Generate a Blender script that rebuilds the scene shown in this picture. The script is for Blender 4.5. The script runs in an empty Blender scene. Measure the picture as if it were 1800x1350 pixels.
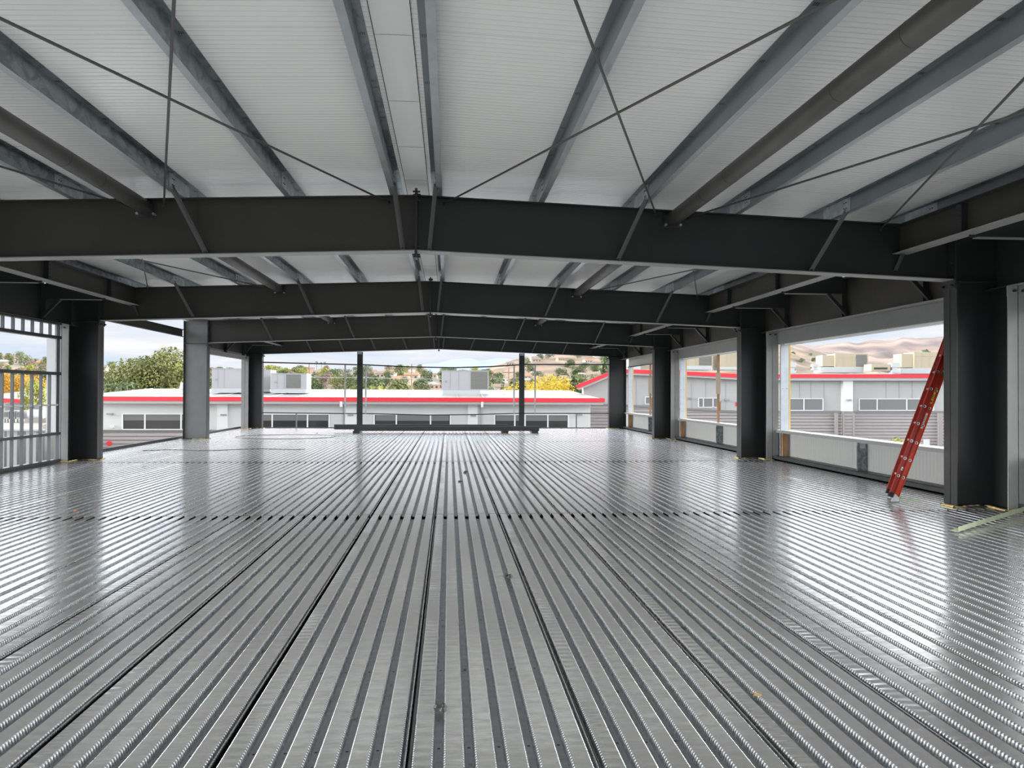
import bpy, bmesh, math, random
from mathutils import Vector, Matrix, noise
random.seed(7)
PI = math.pi
SC = bpy.context.scene
COL = SC.collection

# ------------------------------------------------------------------ camera
F_PX, YAW, PITCH, ROLL, EYE = 1392.65, .0795, .0108, .0040, 1.7666
cam_d = bpy.data.cameras.new('camera')
cam = bpy.data.objects.new('camera', cam_d); COL.objects.link(cam)
cam_d.sensor_width = 36.0; cam_d.lens = F_PX / 1800 * 36.0
cam_d.clip_start = .05; cam_d.clip_end = 30000
cam.matrix_world = (Matrix.Translation((0, 0, EYE)) @ Matrix.Rotation(-YAW, 4, 'Z')
                    @ Matrix.Rotation(PI / 2 + PITCH, 4, 'X') @ Matrix.Rotation(ROLL, 4, 'Z'))
SC.camera = cam

# ------------------------------------------------------------------ view
SC.view_settings.view_transform = 'Standard'
SC.view_settings.look = 'None'
SC.view_settings.exposure = 0.0
SC.view_settings.gamma = 1.0
SC.view_settings.use_curve_mapping = False
SC.cycles.max_bounces = 14
SC.cycles.diffuse_bounces = 8
SC.cycles.glossy_bounces = 6
SC.cycles.sample_clamp_indirect = 12

# ------------------------------------------------------------------ sky (overcast, with bright bands added to light the interior)
SKY_FRONT, SKY_HIGH, GLOW = 1.02, .55, 42.0
world = bpy.data.worlds.new('overcast_sky'); SC.world = world
world.use_nodes = True
W = world.node_tree; W.nodes.clear()
def wn(t, **k):
    n = W.nodes.new(t)
    for a, b in k.items(): setattr(n, a, b)
    return n
def wm(op, a, b=None, c=None, clamp=False):
    n = wn('ShaderNodeMath', operation=op, use_clamp=clamp)
    for i, v in enumerate((a, b, c)):
        if v is None: continue
        if isinstance(v, (int, float)): n.inputs[i].default_value = v
        else: W.links.new(v, n.inputs[i])
    return n.outputs[0]
tc = wn('ShaderNodeTexCoord'); sp = wn('ShaderNodeSeparateXYZ')
W.links.new(tc.outputs['Generated'], sp.inputs[0])
sx, sy, sz = sp.outputs
den = wm('ADD', wm('ABSOLUTE', sz), .12)
cmb = wn('ShaderNodeCombineXYZ')
W.links.new(wm('DIVIDE', sx, den), cmb.inputs[0]); W.links.new(wm('DIVIDE', sy, den), cmb.inputs[1])
cmb.inputs[2].default_value = 3.1
nz = wn('ShaderNodeTexNoise'); nz.inputs['Scale'].default_value = 1.15; nz.inputs['Detail'].default_value = 7
nz.inputs['Roughness'].default_value = .55; nz.inputs['Distortion'].default_value = .35
W.links.new(cmb.outputs[0], nz.inputs['Vector'])
cr = wn('ShaderNodeValToRGB')
cr.color_ramp.elements[0].position = .36; cr.color_ramp.elements[0].color = (.70, .80, .93, 1)
cr.color_ramp.elements[1].position = .66; cr.color_ramp.elements[1].color = (1.0, 1.0, 1.0, 1)
e = cr.color_ramp.elements.new(.5); e.color = (.84, .88, .95, 1)
W.links.new(nz.outputs['Fac'], cr.inputs[0])
# brightness: bright low band added to both sides, weak behind, to light the interior
def wsmooth(v, a, b, lo=0., hi=1.):
    mr = wn('ShaderNodeMapRange', interpolation_type='SMOOTHSTEP')
    W.links.new(v, mr.inputs[0])
    for k, x in enumerate((a, b, lo, hi)): mr.inputs[k + 1].default_value = x
    return mr.outputs[0]
band = wm('MULTIPLY', wsmooth(sz, -.02, .05), wsmooth(sz, .30, .55, 1., 0.))
side = wsmooth(sy, .5, .2)
rear = wsmooth(sy, .0, -.35, 1., .06)
glow = wm('MULTIPLY', wm('MULTIPLY', band, side), rear)
base = wm('ADD', wsmooth(sz, .25, .8, SKY_FRONT, SKY_HIGH), 0.0)
ahead = wm('MULTIPLY', wm('MULTIPLY', wsmooth(sz, .13, .24), wsmooth(sz, .45, .65, 1., 0.)), wsmooth(sy, .2, .6))  # added bright band above the view ahead, to lift the far deck
strength = wm('ADD', wm('ADD', base, wm('MULTIPLY', ahead, 4.0)), wm('MULTIPLY', glow, GLOW))
tint = wn('ShaderNodeMixRGB'); W.links.new(glow, tint.inputs[0]); W.links.new(cr.outputs[0], tint.inputs[1]); tint.inputs[2].default_value = (1.0, .985, .95, 1)
bg = wn('ShaderNodeBackground'); out = wn('ShaderNodeOutputWorld')
W.links.new(tint.outputs[0], bg.inputs[0]); W.links.new(strength, bg.inputs[1])
W.links.new(bg.outputs[0], out.inputs[0])

# ------------------------------------------------------------------ pixel helpers (used to measure positions in the place)
def ray(x, y):
    a0, b0 = x - 900, y - 675
    cr_, sr_ = math.cos(ROLL), math.sin(ROLL)
    a = (a0 * cr_ + b0 * sr_) / F_PX; b = (-a0 * sr_ + b0 * cr_) / F_PX
    c, s = math.cos(PITCH), math.sin(PITCH)
    cy = c + s * b; z = s - c * b
    return Vector((a * math.cos(YAW) + cy * math.sin(YAW), -a * math.sin(YAW) + cy * math.cos(YAW), z))
def atY(x, y, Y):
    r = ray(x, y); return Vector((0, 0, EYE)) + r * (Y / r.y)
def atZ(x, y, Z):
    r = ray(x, y); return Vector((0, 0, EYE)) + r * ((Z - EYE) / r.z)
def atD(x, y, D):
    return Vector((0, 0, EYE)) + ray(x, y) * D

# ------------------------------------------------------------------ materials
def mat(name, col, rough=.6, metal=0.0, var=.0, vscale=6.0, bump=0.0, bscale=40.0, stretch=(1, 1, 1), col2=None, spec=.5):
    m = bpy.data.materials.new(name); m.use_nodes = True
    nt = m.node_tree; p = nt.nodes['Principled BSDF']
    p.inputs['Roughness'].default_value = rough; p.inputs['Metallic'].default_value = metal
    p.inputs['Specular IOR Level'].default_value = spec
    p.inputs['Base Color'].default_value = (*col, 1)
    if var or col2:
        t = nt.nodes.new('ShaderNodeTexCoord'); mp = nt.nodes.new('ShaderNodeMapping')
        mp.inputs['Scale'].default_value = stretch
        n = nt.nodes.new('ShaderNodeTexNoise'); n.inputs['Scale'].default_value = vscale; n.inputs['Detail'].default_value = 5
        r = nt.nodes.new('ShaderNodeValToRGB')
        c2 = col2 if col2 else tuple(min(1, c * (1 + var)) for c in col)
        c1 = tuple(c * (1 - var) for c in col)
        r.color_ramp.elements[0].position = .35; r.color_ramp.elements[0].color = (*c1, 1)
        r.color_ramp.elements[1].position = .65; r.color_ramp.elements[1].color = (*c2, 1)
        nt.links.new(t.outputs['Object'], mp.inputs[0]); nt.links.new(mp.outputs[0], n.inputs['Vector'])
        nt.links.new(n.outputs['Fac'], r.inputs[0]); nt.links.new(r.outputs[0], p.inputs['Base Color'])
    if bump:
        t = nt.nodes.new('ShaderNodeTexCoord'); n = nt.nodes.new('ShaderNodeTexNoise')
        n.inputs['Scale'].default_value = bscale
        b = nt.nodes.new('ShaderNodeBump'); b.inputs['Strength'].default_value = bump; b.inputs['Distance'].default_value = .02
        nt.links.new(t.outputs['Object'], n.inputs['Vector']); nt.links.new(n.outputs['Fac'], b.inputs['Height'])
        nt.links.new(b.outputs[0], p.inputs['Normal'])
    return m
def nodes(m):
    nt = m.node_tree
    def N(t, **k):
        n = nt.nodes.new(t)
        for a, b in k.items(): setattr(n, a, b)
        return n
    def M(op, *vs, clamp=False):
        n = N('ShaderNodeMath', operation=op, use_clamp=clamp)
        for i, v in enumerate(vs):
            if isinstance(v, (int, float)): n.inputs[i].default_value = v
            else: nt.links.new(v, n.inputs[i])
        return n.outputs[0]
    return nt, N, M
def deck_mat(name, col, rough, kind):
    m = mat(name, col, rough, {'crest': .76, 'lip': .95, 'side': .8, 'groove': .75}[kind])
    nt, N, M = nodes(m); p = nt.nodes['Principled BSDF']
    t = N('ShaderNodeTexCoord'); s = N('ShaderNodeSeparateXYZ'); nt.links.new(t.outputs['Object'], s.inputs[0])
    X, Y, Z = s.outputs
    mp = N('ShaderNodeMapping'); mp.inputs['Scale'].default_value = (3.0, 8.0, 1)
    nt.links.new(t.outputs['Object'], mp.inputs[0])
    n = N('ShaderNodeTexNoise'); n.inputs['Scale'].default_value = 2.2; n.inputs['Detail'].default_value = 8; n.inputs['Roughness'].default_value = .65
    nt.links.new(mp.outputs[0], n.inputs['Vector'])
    r = N('ShaderNodeValToRGB')
    r.color_ramp.elements[0].position = .3; r.color_ramp.elements[0].color = (*[c * .80 for c in col], 1)
    r.color_ramp.elements[1].position = .7; r.color_ramp.elements[1].color = (*[min(1, c * 1.08) for c in col], 1)
    nt.links.new(n.outputs['Fac'], r.inputs[0])
    colour = r.outputs[0]
    mrn = N('ShaderNodeMapRange'); nt.links.new(n.outputs['Fac'], mrn.inputs[0])
    mrn.inputs[1].default_value = .3; mrn.inputs[2].default_value = .7
    mrn.inputs[3].default_value = rough + .07; mrn.inputs[4].default_value = rough - .05
    nt.links.new(mrn.outputs[0], p.inputs['Roughness'])
    bp = N('ShaderNodeBump')
    if kind == 'side':           # pressed embossments along the flute sides
        h = M('SINE', M('MULTIPLY', Y, 2 * PI / .026))
        nt.links.new(h, bp.inputs['Height']); bp.inputs['Strength'].default_value = .6; bp.inputs['Distance'].default_value = .002
    elif kind == 'lip':
        h = M('SINE', M('MULTIPLY', Y, 2 * PI / .026))
        nt.links.new(h, bp.inputs['Height']); bp.inputs['Strength'].default_value = 1.0; bp.inputs['Distance'].default_value = .0055
    elif kind == 'crest':        # oil-canning ripples, strongest beside each side lap
        u = M('FRACT', M('DIVIDE', M('ADD', X, .1949 + 91.44), .9144))
        mask = M('SUBTRACT', 1.0, M('MULTIPLY', u, 5.6), clamp=True)
        n2 = N('ShaderNodeTexNoise'); n2.inputs['Scale'].default_value = 1.3; nt.links.new(t.outputs['Object'], n2.inputs['Vector'])
        mask = M('MULTIPLY', mask, M('MULTIPLY', M('SUBTRACT', n2.outputs['Fac'], .35, clamp=True), 4.0))
        w = M('SINE', M('ADD', M('MULTIPLY', Y, 2 * PI / .085), M('MULTIPLY', n2.outputs['Fac'], 9.0)))
        n3 = N('ShaderNodeTexNoise'); n3.inputs['Scale'].default_value = 4.0; n3.inputs['Detail'].default_value = 2
        mp3 = N('ShaderNodeMapping'); mp3.inputs['Scale'].default_value = (.7, 2.4, 1); nt.links.new(t.outputs['Object'], mp3.inputs[0])
        nt.links.new(mp3.outputs[0], n3.inputs['Vector'])
        h = M('ADD', M('MULTIPLY', M('MULTIPLY', w, mask), 1.6), M('MULTIPLY', n3.outputs['Fac'], 1.3))
        nt.links.new(h, bp.inputs['Height']); bp.inputs['Strength'].default_value = .35; bp.inputs['Distance'].default_value = .0025
    else:                        # groove bottoms: rows of puddle welds and grime
        ux = M('SUBTRACT', M('MULTIPLY', M('FRACT', M('DIVIDE', M('ADD', X, .1949 + 91.44), .1524)), .1524), 0.0)
        dx = M('MINIMUM', ux, M('SUBTRACT', .1524, ux))
        uy = M('FRACT', M('DIVIDE', M('ADD', Y, 50.2), 1.13))
        dy = M('MULTIPLY', M('MINIMUM', uy, M('SUBTRACT', 1.0, uy)), 1.13)
        d = M('SQRT', M('ADD', M('POWER', dx, 2.0), M('POWER', dy, 2.0)))
        dot = M('LESS_THAN', d, .0085)
        n4 = N('ShaderNodeTexNoise'); n4.inputs['Scale'].default_value = 3.2; n4.inputs['Detail'].default_value = 6
        mp4 = N('ShaderNodeMapping'); mp4.inputs['Scale'].default_value = (6, 1.6, 1); nt.links.new(t.outputs['Object'], mp4.inputs[0])
        nt.links.new(mp4.outputs[0], n4.inputs['Vector'])
        grime = M('MULTIPLY', M('SUBTRACT', n4.outputs['Fac'], .64, clamp=True), 9.0, clamp=True)
        f = M('MAXIMUM', dot, grime)
        mx = N('ShaderNodeMixRGB'); nt.links.new(f, mx.inputs[0]); nt.links.new(colour, mx.inputs[1]); mx.inputs[2].default_value = (.035, .035, .038, 1)
        colour = mx.outputs[0]
        nt.links.new(n.outputs['Fac'], bp.inputs['Height']); bp.inputs['Strength'].default_value = .2; bp.inputs['Distance'].default_value = .003
    nt.links.new(colour, p.inputs['Base Color'])
    nt.links.new(bp.outputs[0], p.inputs['Normal'])
    return m
def roof_mat():
    m = mat('white_insulated_roof_panel', (.80, .81, .79), .26)
    nt, N, M = nodes(m); p = nt.nodes['Principled BSDF']; p.inputs['Specular IOR Level'].default_value = .6
    t = N('ShaderNodeTexCoord'); s = N('ShaderNodeSeparateXYZ'); nt.links.new(t.outputs['Object'], s.inputs[0])
    X, Y, Z = s.outputs
    u = M('FRACT', M('DIVIDE', M('ADD', Y, 106.2), 1.067))
    near = M('MINIMUM', u, M('SUBTRACT', 1.0, u))
    line = M('LESS_THAN', near, .0030)
    mx = N('ShaderNodeMixRGB'); mx.inputs[1].default_value = (.87, .875, .86, 1); mx.inputs[2].default_value = (.55, .56, .56, 1)
    nt.links.new(line, mx.inputs[0]); nt.links.new(mx.outputs[0], p.inputs['Base Color'])
    rib = M('SINE', M('MULTIPLY', Y, 2 * PI / .0889))
    rib = M('POWER', M('MAXIMUM', rib, 0.0), 3.0)
    n = N('ShaderNodeTexNoise'); n.inputs['Scale'].default_value = 1.1; nt.links.new(t.outputs['Object'], n.inputs['Vector'])
    h = M('ADD', rib, M('MULTIPLY', n.outputs['Fac'], 2.0))
    b = N('ShaderNodeBump'); b.inputs['Strength'].default_value = .8; b.inputs['Distance'].default_value = .0035
    nt.links.new(h, b.inputs['Height']); nt.links.new(b.outputs[0], p.inputs['Normal'])
    return m
def ribbed(name, col, axis, period, depth, rough=.5, metal=0.0, dark=.75):
    m = mat(name, col, rough, metal)
    nt, N, M = nodes(m); p = nt.nodes['Principled BSDF']
    t = N('ShaderNodeTexCoord'); s = N('ShaderNodeSeparateXYZ'); nt.links.new(t.outputs['Object'], s.inputs[0])
    w = M('SINE', M('MULTIPLY', s.outputs[axis], 2 * PI / period))
    b = N('ShaderNodeBump'); b.inputs['Strength'].default_value = 1; b.inputs['Distance'].default_value = depth
    nt.links.new(w, b.inputs['Height']); nt.links.new(b.outputs[0], p.inputs['Normal'])
    return m
def galv_mat():
    m = mat('galvanized_steel', (.42, .46, .48), .33, .85)
    nt, N, M = nodes(m); p = nt.nodes['Principled BSDF']
    t = N('ShaderNodeTexCoord'); mp = N('ShaderNodeMapping'); mp.inputs['Scale'].default_value = (3, 1.6, 3)
    nt.links.new(t.outputs['Object'], mp.inputs[0])
    n = N('ShaderNodeTexNoise'); n.inputs['Scale'].default_value = 1.6; n.inputs['Detail'].default_value = 3; n.inputs['Distortion'].default_value = 1.6
    nt.links.new(mp.outputs[0], n.inputs['Vector'])
    # pale contour rims of storage stain
    a = M('ABSOLUTE', M('SUBTRACT', M('FRACT', M('MULTIPLY', n.outputs['Fac'], 5.0)), .5))
    rim = M('SUBTRACT', 1.0, M('MULTIPLY', a, 9.0), clamp=True)
    r = N('ShaderNodeValToRGB'); nt.links.new(n.outputs['Fac'], r.inputs[0])
    r.color_ramp.elements[0].position = .40; r.color_ramp.elements[0].color = (.17, .195, .21, 1)
    r.color_ramp.elements[1].position = .60; r.color_ramp.elements[1].color = (.30, .335, .355, 1)
    mx = N('ShaderNodeMixRGB'); mx.inputs[2].default_value = (.50, .55, .57, 1)
    nt.links.new(M('MULTIPLY', rim, .22), mx.inputs[0]); nt.links.new(r.outputs[0], mx.inputs[1])
    nt.links.new(mx.outputs[0], p.inputs['Base Color'])
    return m

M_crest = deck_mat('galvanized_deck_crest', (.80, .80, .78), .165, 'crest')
M_lip = deck_mat('lit_galvanized_embossed_lip', (.95, .95, .94), .20, 'lip')  # highlight along the lips put into a paler colour
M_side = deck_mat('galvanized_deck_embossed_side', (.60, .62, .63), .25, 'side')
M_groove = deck_mat('shaded_galvanized_groove', (.44, .465, .48), .36, 'groove')  # shade inside the grooves put into a darker sheet colour
M_roof = roof_mat()
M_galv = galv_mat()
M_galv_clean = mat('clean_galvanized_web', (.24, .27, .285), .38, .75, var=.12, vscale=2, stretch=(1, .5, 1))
M_galv_plain = mat('bright_galvanized_steel', (.52, .55, .57), .42, .6, var=.06, vscale=5)
M_flange = mat('lit_galvanized_flange', (.50, .54, .56), .40, .8, var=.06, vscale=3)  # gloss on the undersides put into a paler colour than the webs
M_dark = mat('shaded_primed_web', (.016, .0175, .0175), .45, 0, var=.06, vscale=1.5)  # low light on the webs painted as near-black primer
M_lap = mat('lit_galvanized_lap', (.44, .48, .50), .42, .6, var=.2, vscale=6)  # window reflection on the laps put into a paler colour
M_brace = mat('grey_primed_brace', (.085, .088, .085), .45)
M_light = mat('light_grey_primer', (.30, .30, .29), .42, var=.05, vscale=3)  # same primer as the webs, left pale where light catches it
M_steel = mat('dark_grey_primed_steel', (.027, .030, .030), .42, 0, var=.07, vscale=1.5, spec=.5)
M_beam = mat('shaded_brownish_primer', (.036, .034, .029), .45, 0, var=.10, vscale=1.1)  # web shade put into the colour, browner for the left beams
M_rust = mat('yellowed_mill_steel', (.040, .037, .028), .5, 0, var=.2, vscale=1.2)
M_grey = mat('mid_grey_primer', (.21, .215, .21), .45, 0, var=.05, vscale=3)
M_pipe = mat('grey_pipe_primer', (.085, .083, .076), .5, 0, var=.12, vscale=3)
M_black = mat('black_steel', (.025, .026, .028), .45)
M_void = mat('shade_and_joint_black', (.008, .008, .008), .9, spec=0.0)  # near-black standing for shade in deck gaps; also dark joint lines
M_bolt = mat('zinc_bolt', (.55, .55, .53), .35, .8)
M_foam = mat('yellow_spray_foam', (.62, .48, .20), .9, var=.3, vscale=25, bump=.6, bscale=60)
M_stud = mat('dull_galvanized_stud', (.17, .175, .18), .5, .3)
M_white = mat('white_sill_flashing', (.82, .83, .83), .45)
M_panel = ribbed('pale_grey_wall_panel', (.30, .305, .30), 1, .11, .0015, .45)
M_flash = mat('white_ridge_flashing', (.80, .81, .80), .45, bump=.25, bscale=3)
M_wood = mat('brown_timber', (.36, .21, .11), .75, var=.3, vscale=12, stretch=(1, 1, .15))
M_yellow = mat('yellow_foam_edge', (.85, .62, .20), .8)
M_cable = mat('steel_rod', (.10, .10, .095), .5, .3)
M_red_lad = mat('red_orange_fiberglass', (.56, .060, .022), .4, var=.08, vscale=4)
M_red_dark = mat('deep_red_fiberglass', (.33, .028, .018), .4, var=.08, vscale=4)
M_alu = mat('aluminium', (.72, .72, .71), .35, .8)
M_rubber = mat('black_rubber', (.02, .02, .02), .8)
M_stk_y = mat('yellow_sticker', (.78, .62, .06), .5)
M_stk_w = mat('white_sticker', (.78, .78, .76), .5)
M_ink = mat('dark_print', (.04, .04, .04), .6)
M_greenp = mat('pale_green_primed_angle', (.50, .57, .36), .6, var=.1, vscale=5)

# background materials
M_redfas = mat('red_painted_fascia', (.80, .025, .045), .45)
M_gutter = mat('pale_grey_gutter', (.47, .46, .44), .5)
M_bwall = ribbed('light_grey_building_wall', (.64, .635, .615), 0, 1.07, .004, .6)
M_bwall2 = mat('light_grey_render_wall', (.46, .455, .44), .6, var=.03, vscale=.5)
M_pil = mat('white_pilaster', (.74, .74, .73), .6)
M_siding = ribbed('taupe_corrugated_siding', (.47, .43, .42), 2, .26, .045, .5)
M_glass = mat('dark_window_glass', (.03, .033, .033), .06, 0, spec=.6)
M_wframe = mat('white_window_frame', (.80, .80, .78), .5)
M_hvac = mat('pale_grey_unit_steel', (.40, .40, .41), .5)
M_hvacb = mat('beige_unit_steel', (.46, .40, .28), .5)
M_louver = ribbed('grey_louver', (.25, .25, .23), 2, .09, .02, .5)
M_curb = mat('white_roof_curb', (.50, .53, .53), .6)
M_mroof = ribbed('white_metal_roof', (.35, .345, .34), 0, 1.9, .004, .5)
M_asph = mat('asphalt', (.22, .22, .22), .9, var=.15, vscale=.4)
M_concrete = mat('pale_concrete', (.42, .40, .36), .9, var=.08, vscale=.3)
M_corr = ribbed('grey_corrugated_wall', (.38, .375, .375), 0, .22, .05, .55)

# ------------------------------------------------------------------ mesh helpers
class MB:
    def __init__(self): self.v = []; self.f = []; self.mi = []
    def add(self, vs, fs, mi=0):
        o = len(self.v); self.v += [tuple(v) for v in vs]
        self.f += [tuple(i + o for i in f) for f in fs]; self.mi += [mi] * len(fs)
        return self
    def box(self, x0, x1, y0, y1, z0, z1, mi=0):
        if x0 > x1: x0, x1 = x1, x0
        if y0 > y1: y0, y1 = y1, y0
        if z0 > z1: z0, z1 = z1, z0
        vs = [(x, y, z) for z in (z0, z1) for y in (y0, y1) for x in (x0, x1)]
        return self.add(vs, [(0, 2, 3, 1), (4, 5, 7, 6), (0, 1, 5, 4), (2, 6, 7, 3), (0, 4, 6, 2), (1, 3, 7, 5)], mi)
    def prism(self, poly, d, mi=0):
        """poly: list of 3D points, extruded by vector d"""
        n = len(poly); d = Vector(d)
        vs = [Vector(p) for p in poly] + [Vector(p) + d for p in poly]
        fs = [tuple(range(n - 1, -1, -1)), tuple(range(n, 2 * n))] + [(i, (i + 1) % n, n + (i + 1) % n, n + i) for i in range(n)]
        nrm = Vector((0, 0, 0))
        for i in range(n): nrm += Vector(poly[i]).cross(Vector(poly[(i + 1) % n]))
        if nrm.dot(d) < 0: fs = [tuple(reversed(f)) for f in fs]
        return self.add(vs, fs, mi)
    def bar(self, p0, p1, w, h, up=(0, 0, 1), mi=0, oy=0, oz=0):
        """rectangular bar from p0 to p1: w across, h along up"""
        p0, p1 = Vector(p0), Vector(p1); t = (p1 - p0).normalized(); up = Vector(up)
        s = t.cross(up).normalized(); u = s.cross(t).normalized()
        q = [s * (oy + a * w / 2) + u * (oz + b * h / 2) for a, b in ((-1, -1), (1, -1), (1, 1), (-1, 1))]
        return self.prism([p0 + k for k in q], p1 - p0, mi)
    def tube(self, p0, p1, r, n=12, mi=0, r1=None, cap=True):
        p0, p1 = Vector(p0), Vector(p1); t = (p1 - p0).normalized()
        up = Vector((0, 0, 1)) if abs(t.z) < .9 else Vector((1, 0, 0))
        s = t.cross(up).normalized(); u = s.cross(t); r1 = r if r1 is None else r1
        vs = [p0 + (s * math.cos(a) + u * math.sin(a)) * r for a in [2 * PI * i / n for i in range(n)]]
        vs += [p1 + (s * math.cos(a) + u * math.sin(a)) * r1 for a in [2 * PI * i / n for i in range(n)]]
        fs = [(i, i + n, (i + 1) % n + n, (i + 1) % n) for i in range(n)]
        if cap: fs += [tuple(range(n)), tuple(range(2 * n - 1, n - 1, -1))]
        return self.add(vs, fs, mi)
    def path(self, pts, r, n=6, mi=0):
        for a, b in zip(pts, pts[1:]): self.tube(a, b, r, n, mi)
        return self
    def build(self, name, mats, parent=None, origin=None, smooth=False):
        me = bpy.data.meshes.new(name)
        vs = self.v
        if parent is not None: origin = Vector(parent['_o'])
        if origin is not None: vs = [tuple(Vector(v) - Vector(origin)) for v in vs]
        me.from_pydata(vs, [], self.f); me.update()
        if not isinstance(mats, (list, tuple)): mats = [mats]
        for m in mats: me.materials.append(m)
        me.polygons.foreach_set('material_index', self.mi)
        if smooth: me.polygons.foreach_set('use_smooth', [True] * len(me.polygons))
        o = bpy.data.objects.new(name, me); COL.objects.link(o)
        if parent is not None: o.parent = parent; o['_o'] = tuple(parent['_o'])
        else:
            o['_o'] = tuple(origin) if origin is not None else (0., 0., 0.)
            if origin is not None: o.location = origin
        return o
def tag(o, label, cat, group=None, kind=None):
    o['label'] = label; o['category'] = cat
    if group: o['group'] = group
    if kind: o['kind'] = kind
    return o
def structure(o, label=None):
    o['kind'] = 'structure'
    if label: o['label'] = label
    return o
def thing(name, loc, label, cat, group=None):
    o = bpy.data.objects.new(name, None); COL.objects.link(o); o.location = loc
    o.empty_display_size = .2
    o['_o'] = tuple(float(c) for c in loc)
    return tag(o, label, cat, group)
def copy_thing(o, loc, label=None, rz=None, sc=None, parent=None):
    c = o.copy(); COL.objects.link(c)
    if parent is None:
        c.location = loc
        if rz is not None: c.rotation_euler = (0, 0, rz)
        if sc is not None: c.scale = sc if isinstance(sc, (tuple, list)) else (sc, sc, sc)
        if label: c['label'] = label
    else: c.parent = parent
    for ch in list(o.children):
        copy_thing(ch, None, parent=c)
    return c

# ------------------------------------------------------------------ building dimensions
XC = -.5                      # ridge line
XI = 8.43                     # half span to inner column flange
YF = [-6.32, 2.83, 11.98, 21.16, 30.31, 38.97]      # frame web planes
P = .0367                     # roof slope
ZB, ZT = 3.875, 4.71          # rafter bottom / top at ridge
GX = 9.13                     # portal web offset from ridge line (|x - XC|)
def zroof(x, z0): return z0 - P * abs(x - XC)
SEAM = -.1949
JOINTS = [-7.0, 2.80, 11.576, 20.362, 28.846, 39.20]
ORD = ['nearest', 'second', 'third', 'fourth']
BAY = {0: 'overhead behind the nearest bay', 1: 'over the nearest bay', 2: 'over the second bay', 3: 'over the third bay', 4: 'over the farthest bay'}

# ------------------------------------------------------------------ floor deck
mb = MB()
gx = SEAM - .1524 * 64
k = -64
G = []
while gx < 9.25:
    if gx > -10.05: G.append((k, gx))
    k += 1; gx = SEAM + .1524 * k
hw, hb, dz, lip = .028, .019, .038, .0055
for r in range(5):
    y0, y1 = JOINTS[r], JOINTS[r + 1]
    zr = .003 * (4 - r) * 0 + (.003 if r % 2 else 0)
    yc1 = y1 - .042 if r < 4 else y1
    yg1 = y1 - .27 if r < 4 else y1
    for i, (k, g) in enumerate(G):
        nxt = g + .1524
        # crest with soft lips
        if i < len(G) - 1:
            a, b = g + hw, nxt - hw
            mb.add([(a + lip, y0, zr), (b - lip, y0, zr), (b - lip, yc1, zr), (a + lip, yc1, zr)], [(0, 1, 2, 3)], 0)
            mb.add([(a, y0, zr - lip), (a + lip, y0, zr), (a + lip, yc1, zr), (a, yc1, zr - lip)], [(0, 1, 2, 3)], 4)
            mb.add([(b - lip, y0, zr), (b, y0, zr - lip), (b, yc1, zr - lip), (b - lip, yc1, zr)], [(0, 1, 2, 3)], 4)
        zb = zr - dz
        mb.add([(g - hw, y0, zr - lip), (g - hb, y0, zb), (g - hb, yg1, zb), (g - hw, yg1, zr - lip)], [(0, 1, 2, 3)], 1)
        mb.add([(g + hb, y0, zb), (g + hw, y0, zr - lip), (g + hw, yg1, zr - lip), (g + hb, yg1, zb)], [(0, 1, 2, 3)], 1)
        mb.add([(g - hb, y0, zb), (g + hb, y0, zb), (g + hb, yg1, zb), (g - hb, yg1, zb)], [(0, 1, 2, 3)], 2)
        if k % 6 == 0:            # interlocking side lap standing in the groove
            mb.box(g - .010, g - .003, y0, yg1, zb, zr - .004, 1)
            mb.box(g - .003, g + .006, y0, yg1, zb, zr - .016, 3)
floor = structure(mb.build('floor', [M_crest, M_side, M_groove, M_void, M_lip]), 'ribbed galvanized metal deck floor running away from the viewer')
# deck-end beams painted near black as shade in the gaps, and slab edge angles
for n, yj in enumerate(JOINTS[1:-1]):
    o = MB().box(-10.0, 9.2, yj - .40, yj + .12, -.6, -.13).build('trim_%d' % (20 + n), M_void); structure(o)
mb = MB().box(-10.08, 9.3, 39.20, 39.30, -.5, .035)
structure(mb.build('trim_1', M_black), 'dark steel edge angle along the far end of the deck')
mb = MB()
mb.box(-10.10, -9.98, 21.4, 39.2, -.5, .05)
mb.box(-9.75, -9.62, -7, 21.0, -.5, .055)
mb.tube((-10.0, 21.5, .07), (-10.0, 39.1, .07), .022, 8)
structure(mb.build('trim_2', M_black), 'dark edge angle and cable along the left side of the deck')
structure(MB().box(8.95, 9.3, -7, 39.3, -.5, .0).build('trim_3', M_black))
# lower storey mass below the deck
structure(MB().box(-9.9, 9.2, -6.9, 39.1, -4.5, -.62).build('wall_lower_storey', M_panel))

# ------------------------------------------------------------------ ceiling
ROOF_Y0, ROOF_Y1 = -2.6, 39.9  # roof cut short behind the viewer so open deck bounces light inside
PUR_H = .215
mb = MB()
for s in (-1, 1):
    xe = XC + s * 9.9
    za, zb = ZT + PUR_H, ZT + PUR_H - P * 9.9
    pl = [(XC, ROOF_Y0, za), (xe, ROOF_Y0, zb), (xe, ROOF_Y0, zb + .11), (XC, ROOF_Y0, za + .11)]
    mb.prism(pl, (0, ROOF_Y1 - ROOF_Y0, 0))
structure(mb.build('ceiling', M_roof), 'white ribbed insulated roof panels seen from below')
mb = MB()
mb.prism([(XC - .17, ROOF_Y0, ZT + PUR_H - .010), (XC, ROOF_Y0, ZT + PUR_H - .004), (XC + .17, ROOF_Y0, ZT + PUR_H - .010),
          (XC + .17, ROOF_Y0, ZT + PUR_H - .014), (XC, ROOF_Y0, ZT + PUR_H - .008), (XC - .17, ROOF_Y0, ZT + PUR_H - .014)], (0, ROOF_Y1 - ROOF_Y0, 0), 0)
for s in (-1, 1):
    mb.box(XC + s * .168, XC + s * .173, ROOF_Y0, ROOF_Y1, ZT + PUR_H - .018, ZT + PUR_H - .006, 1)
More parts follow.
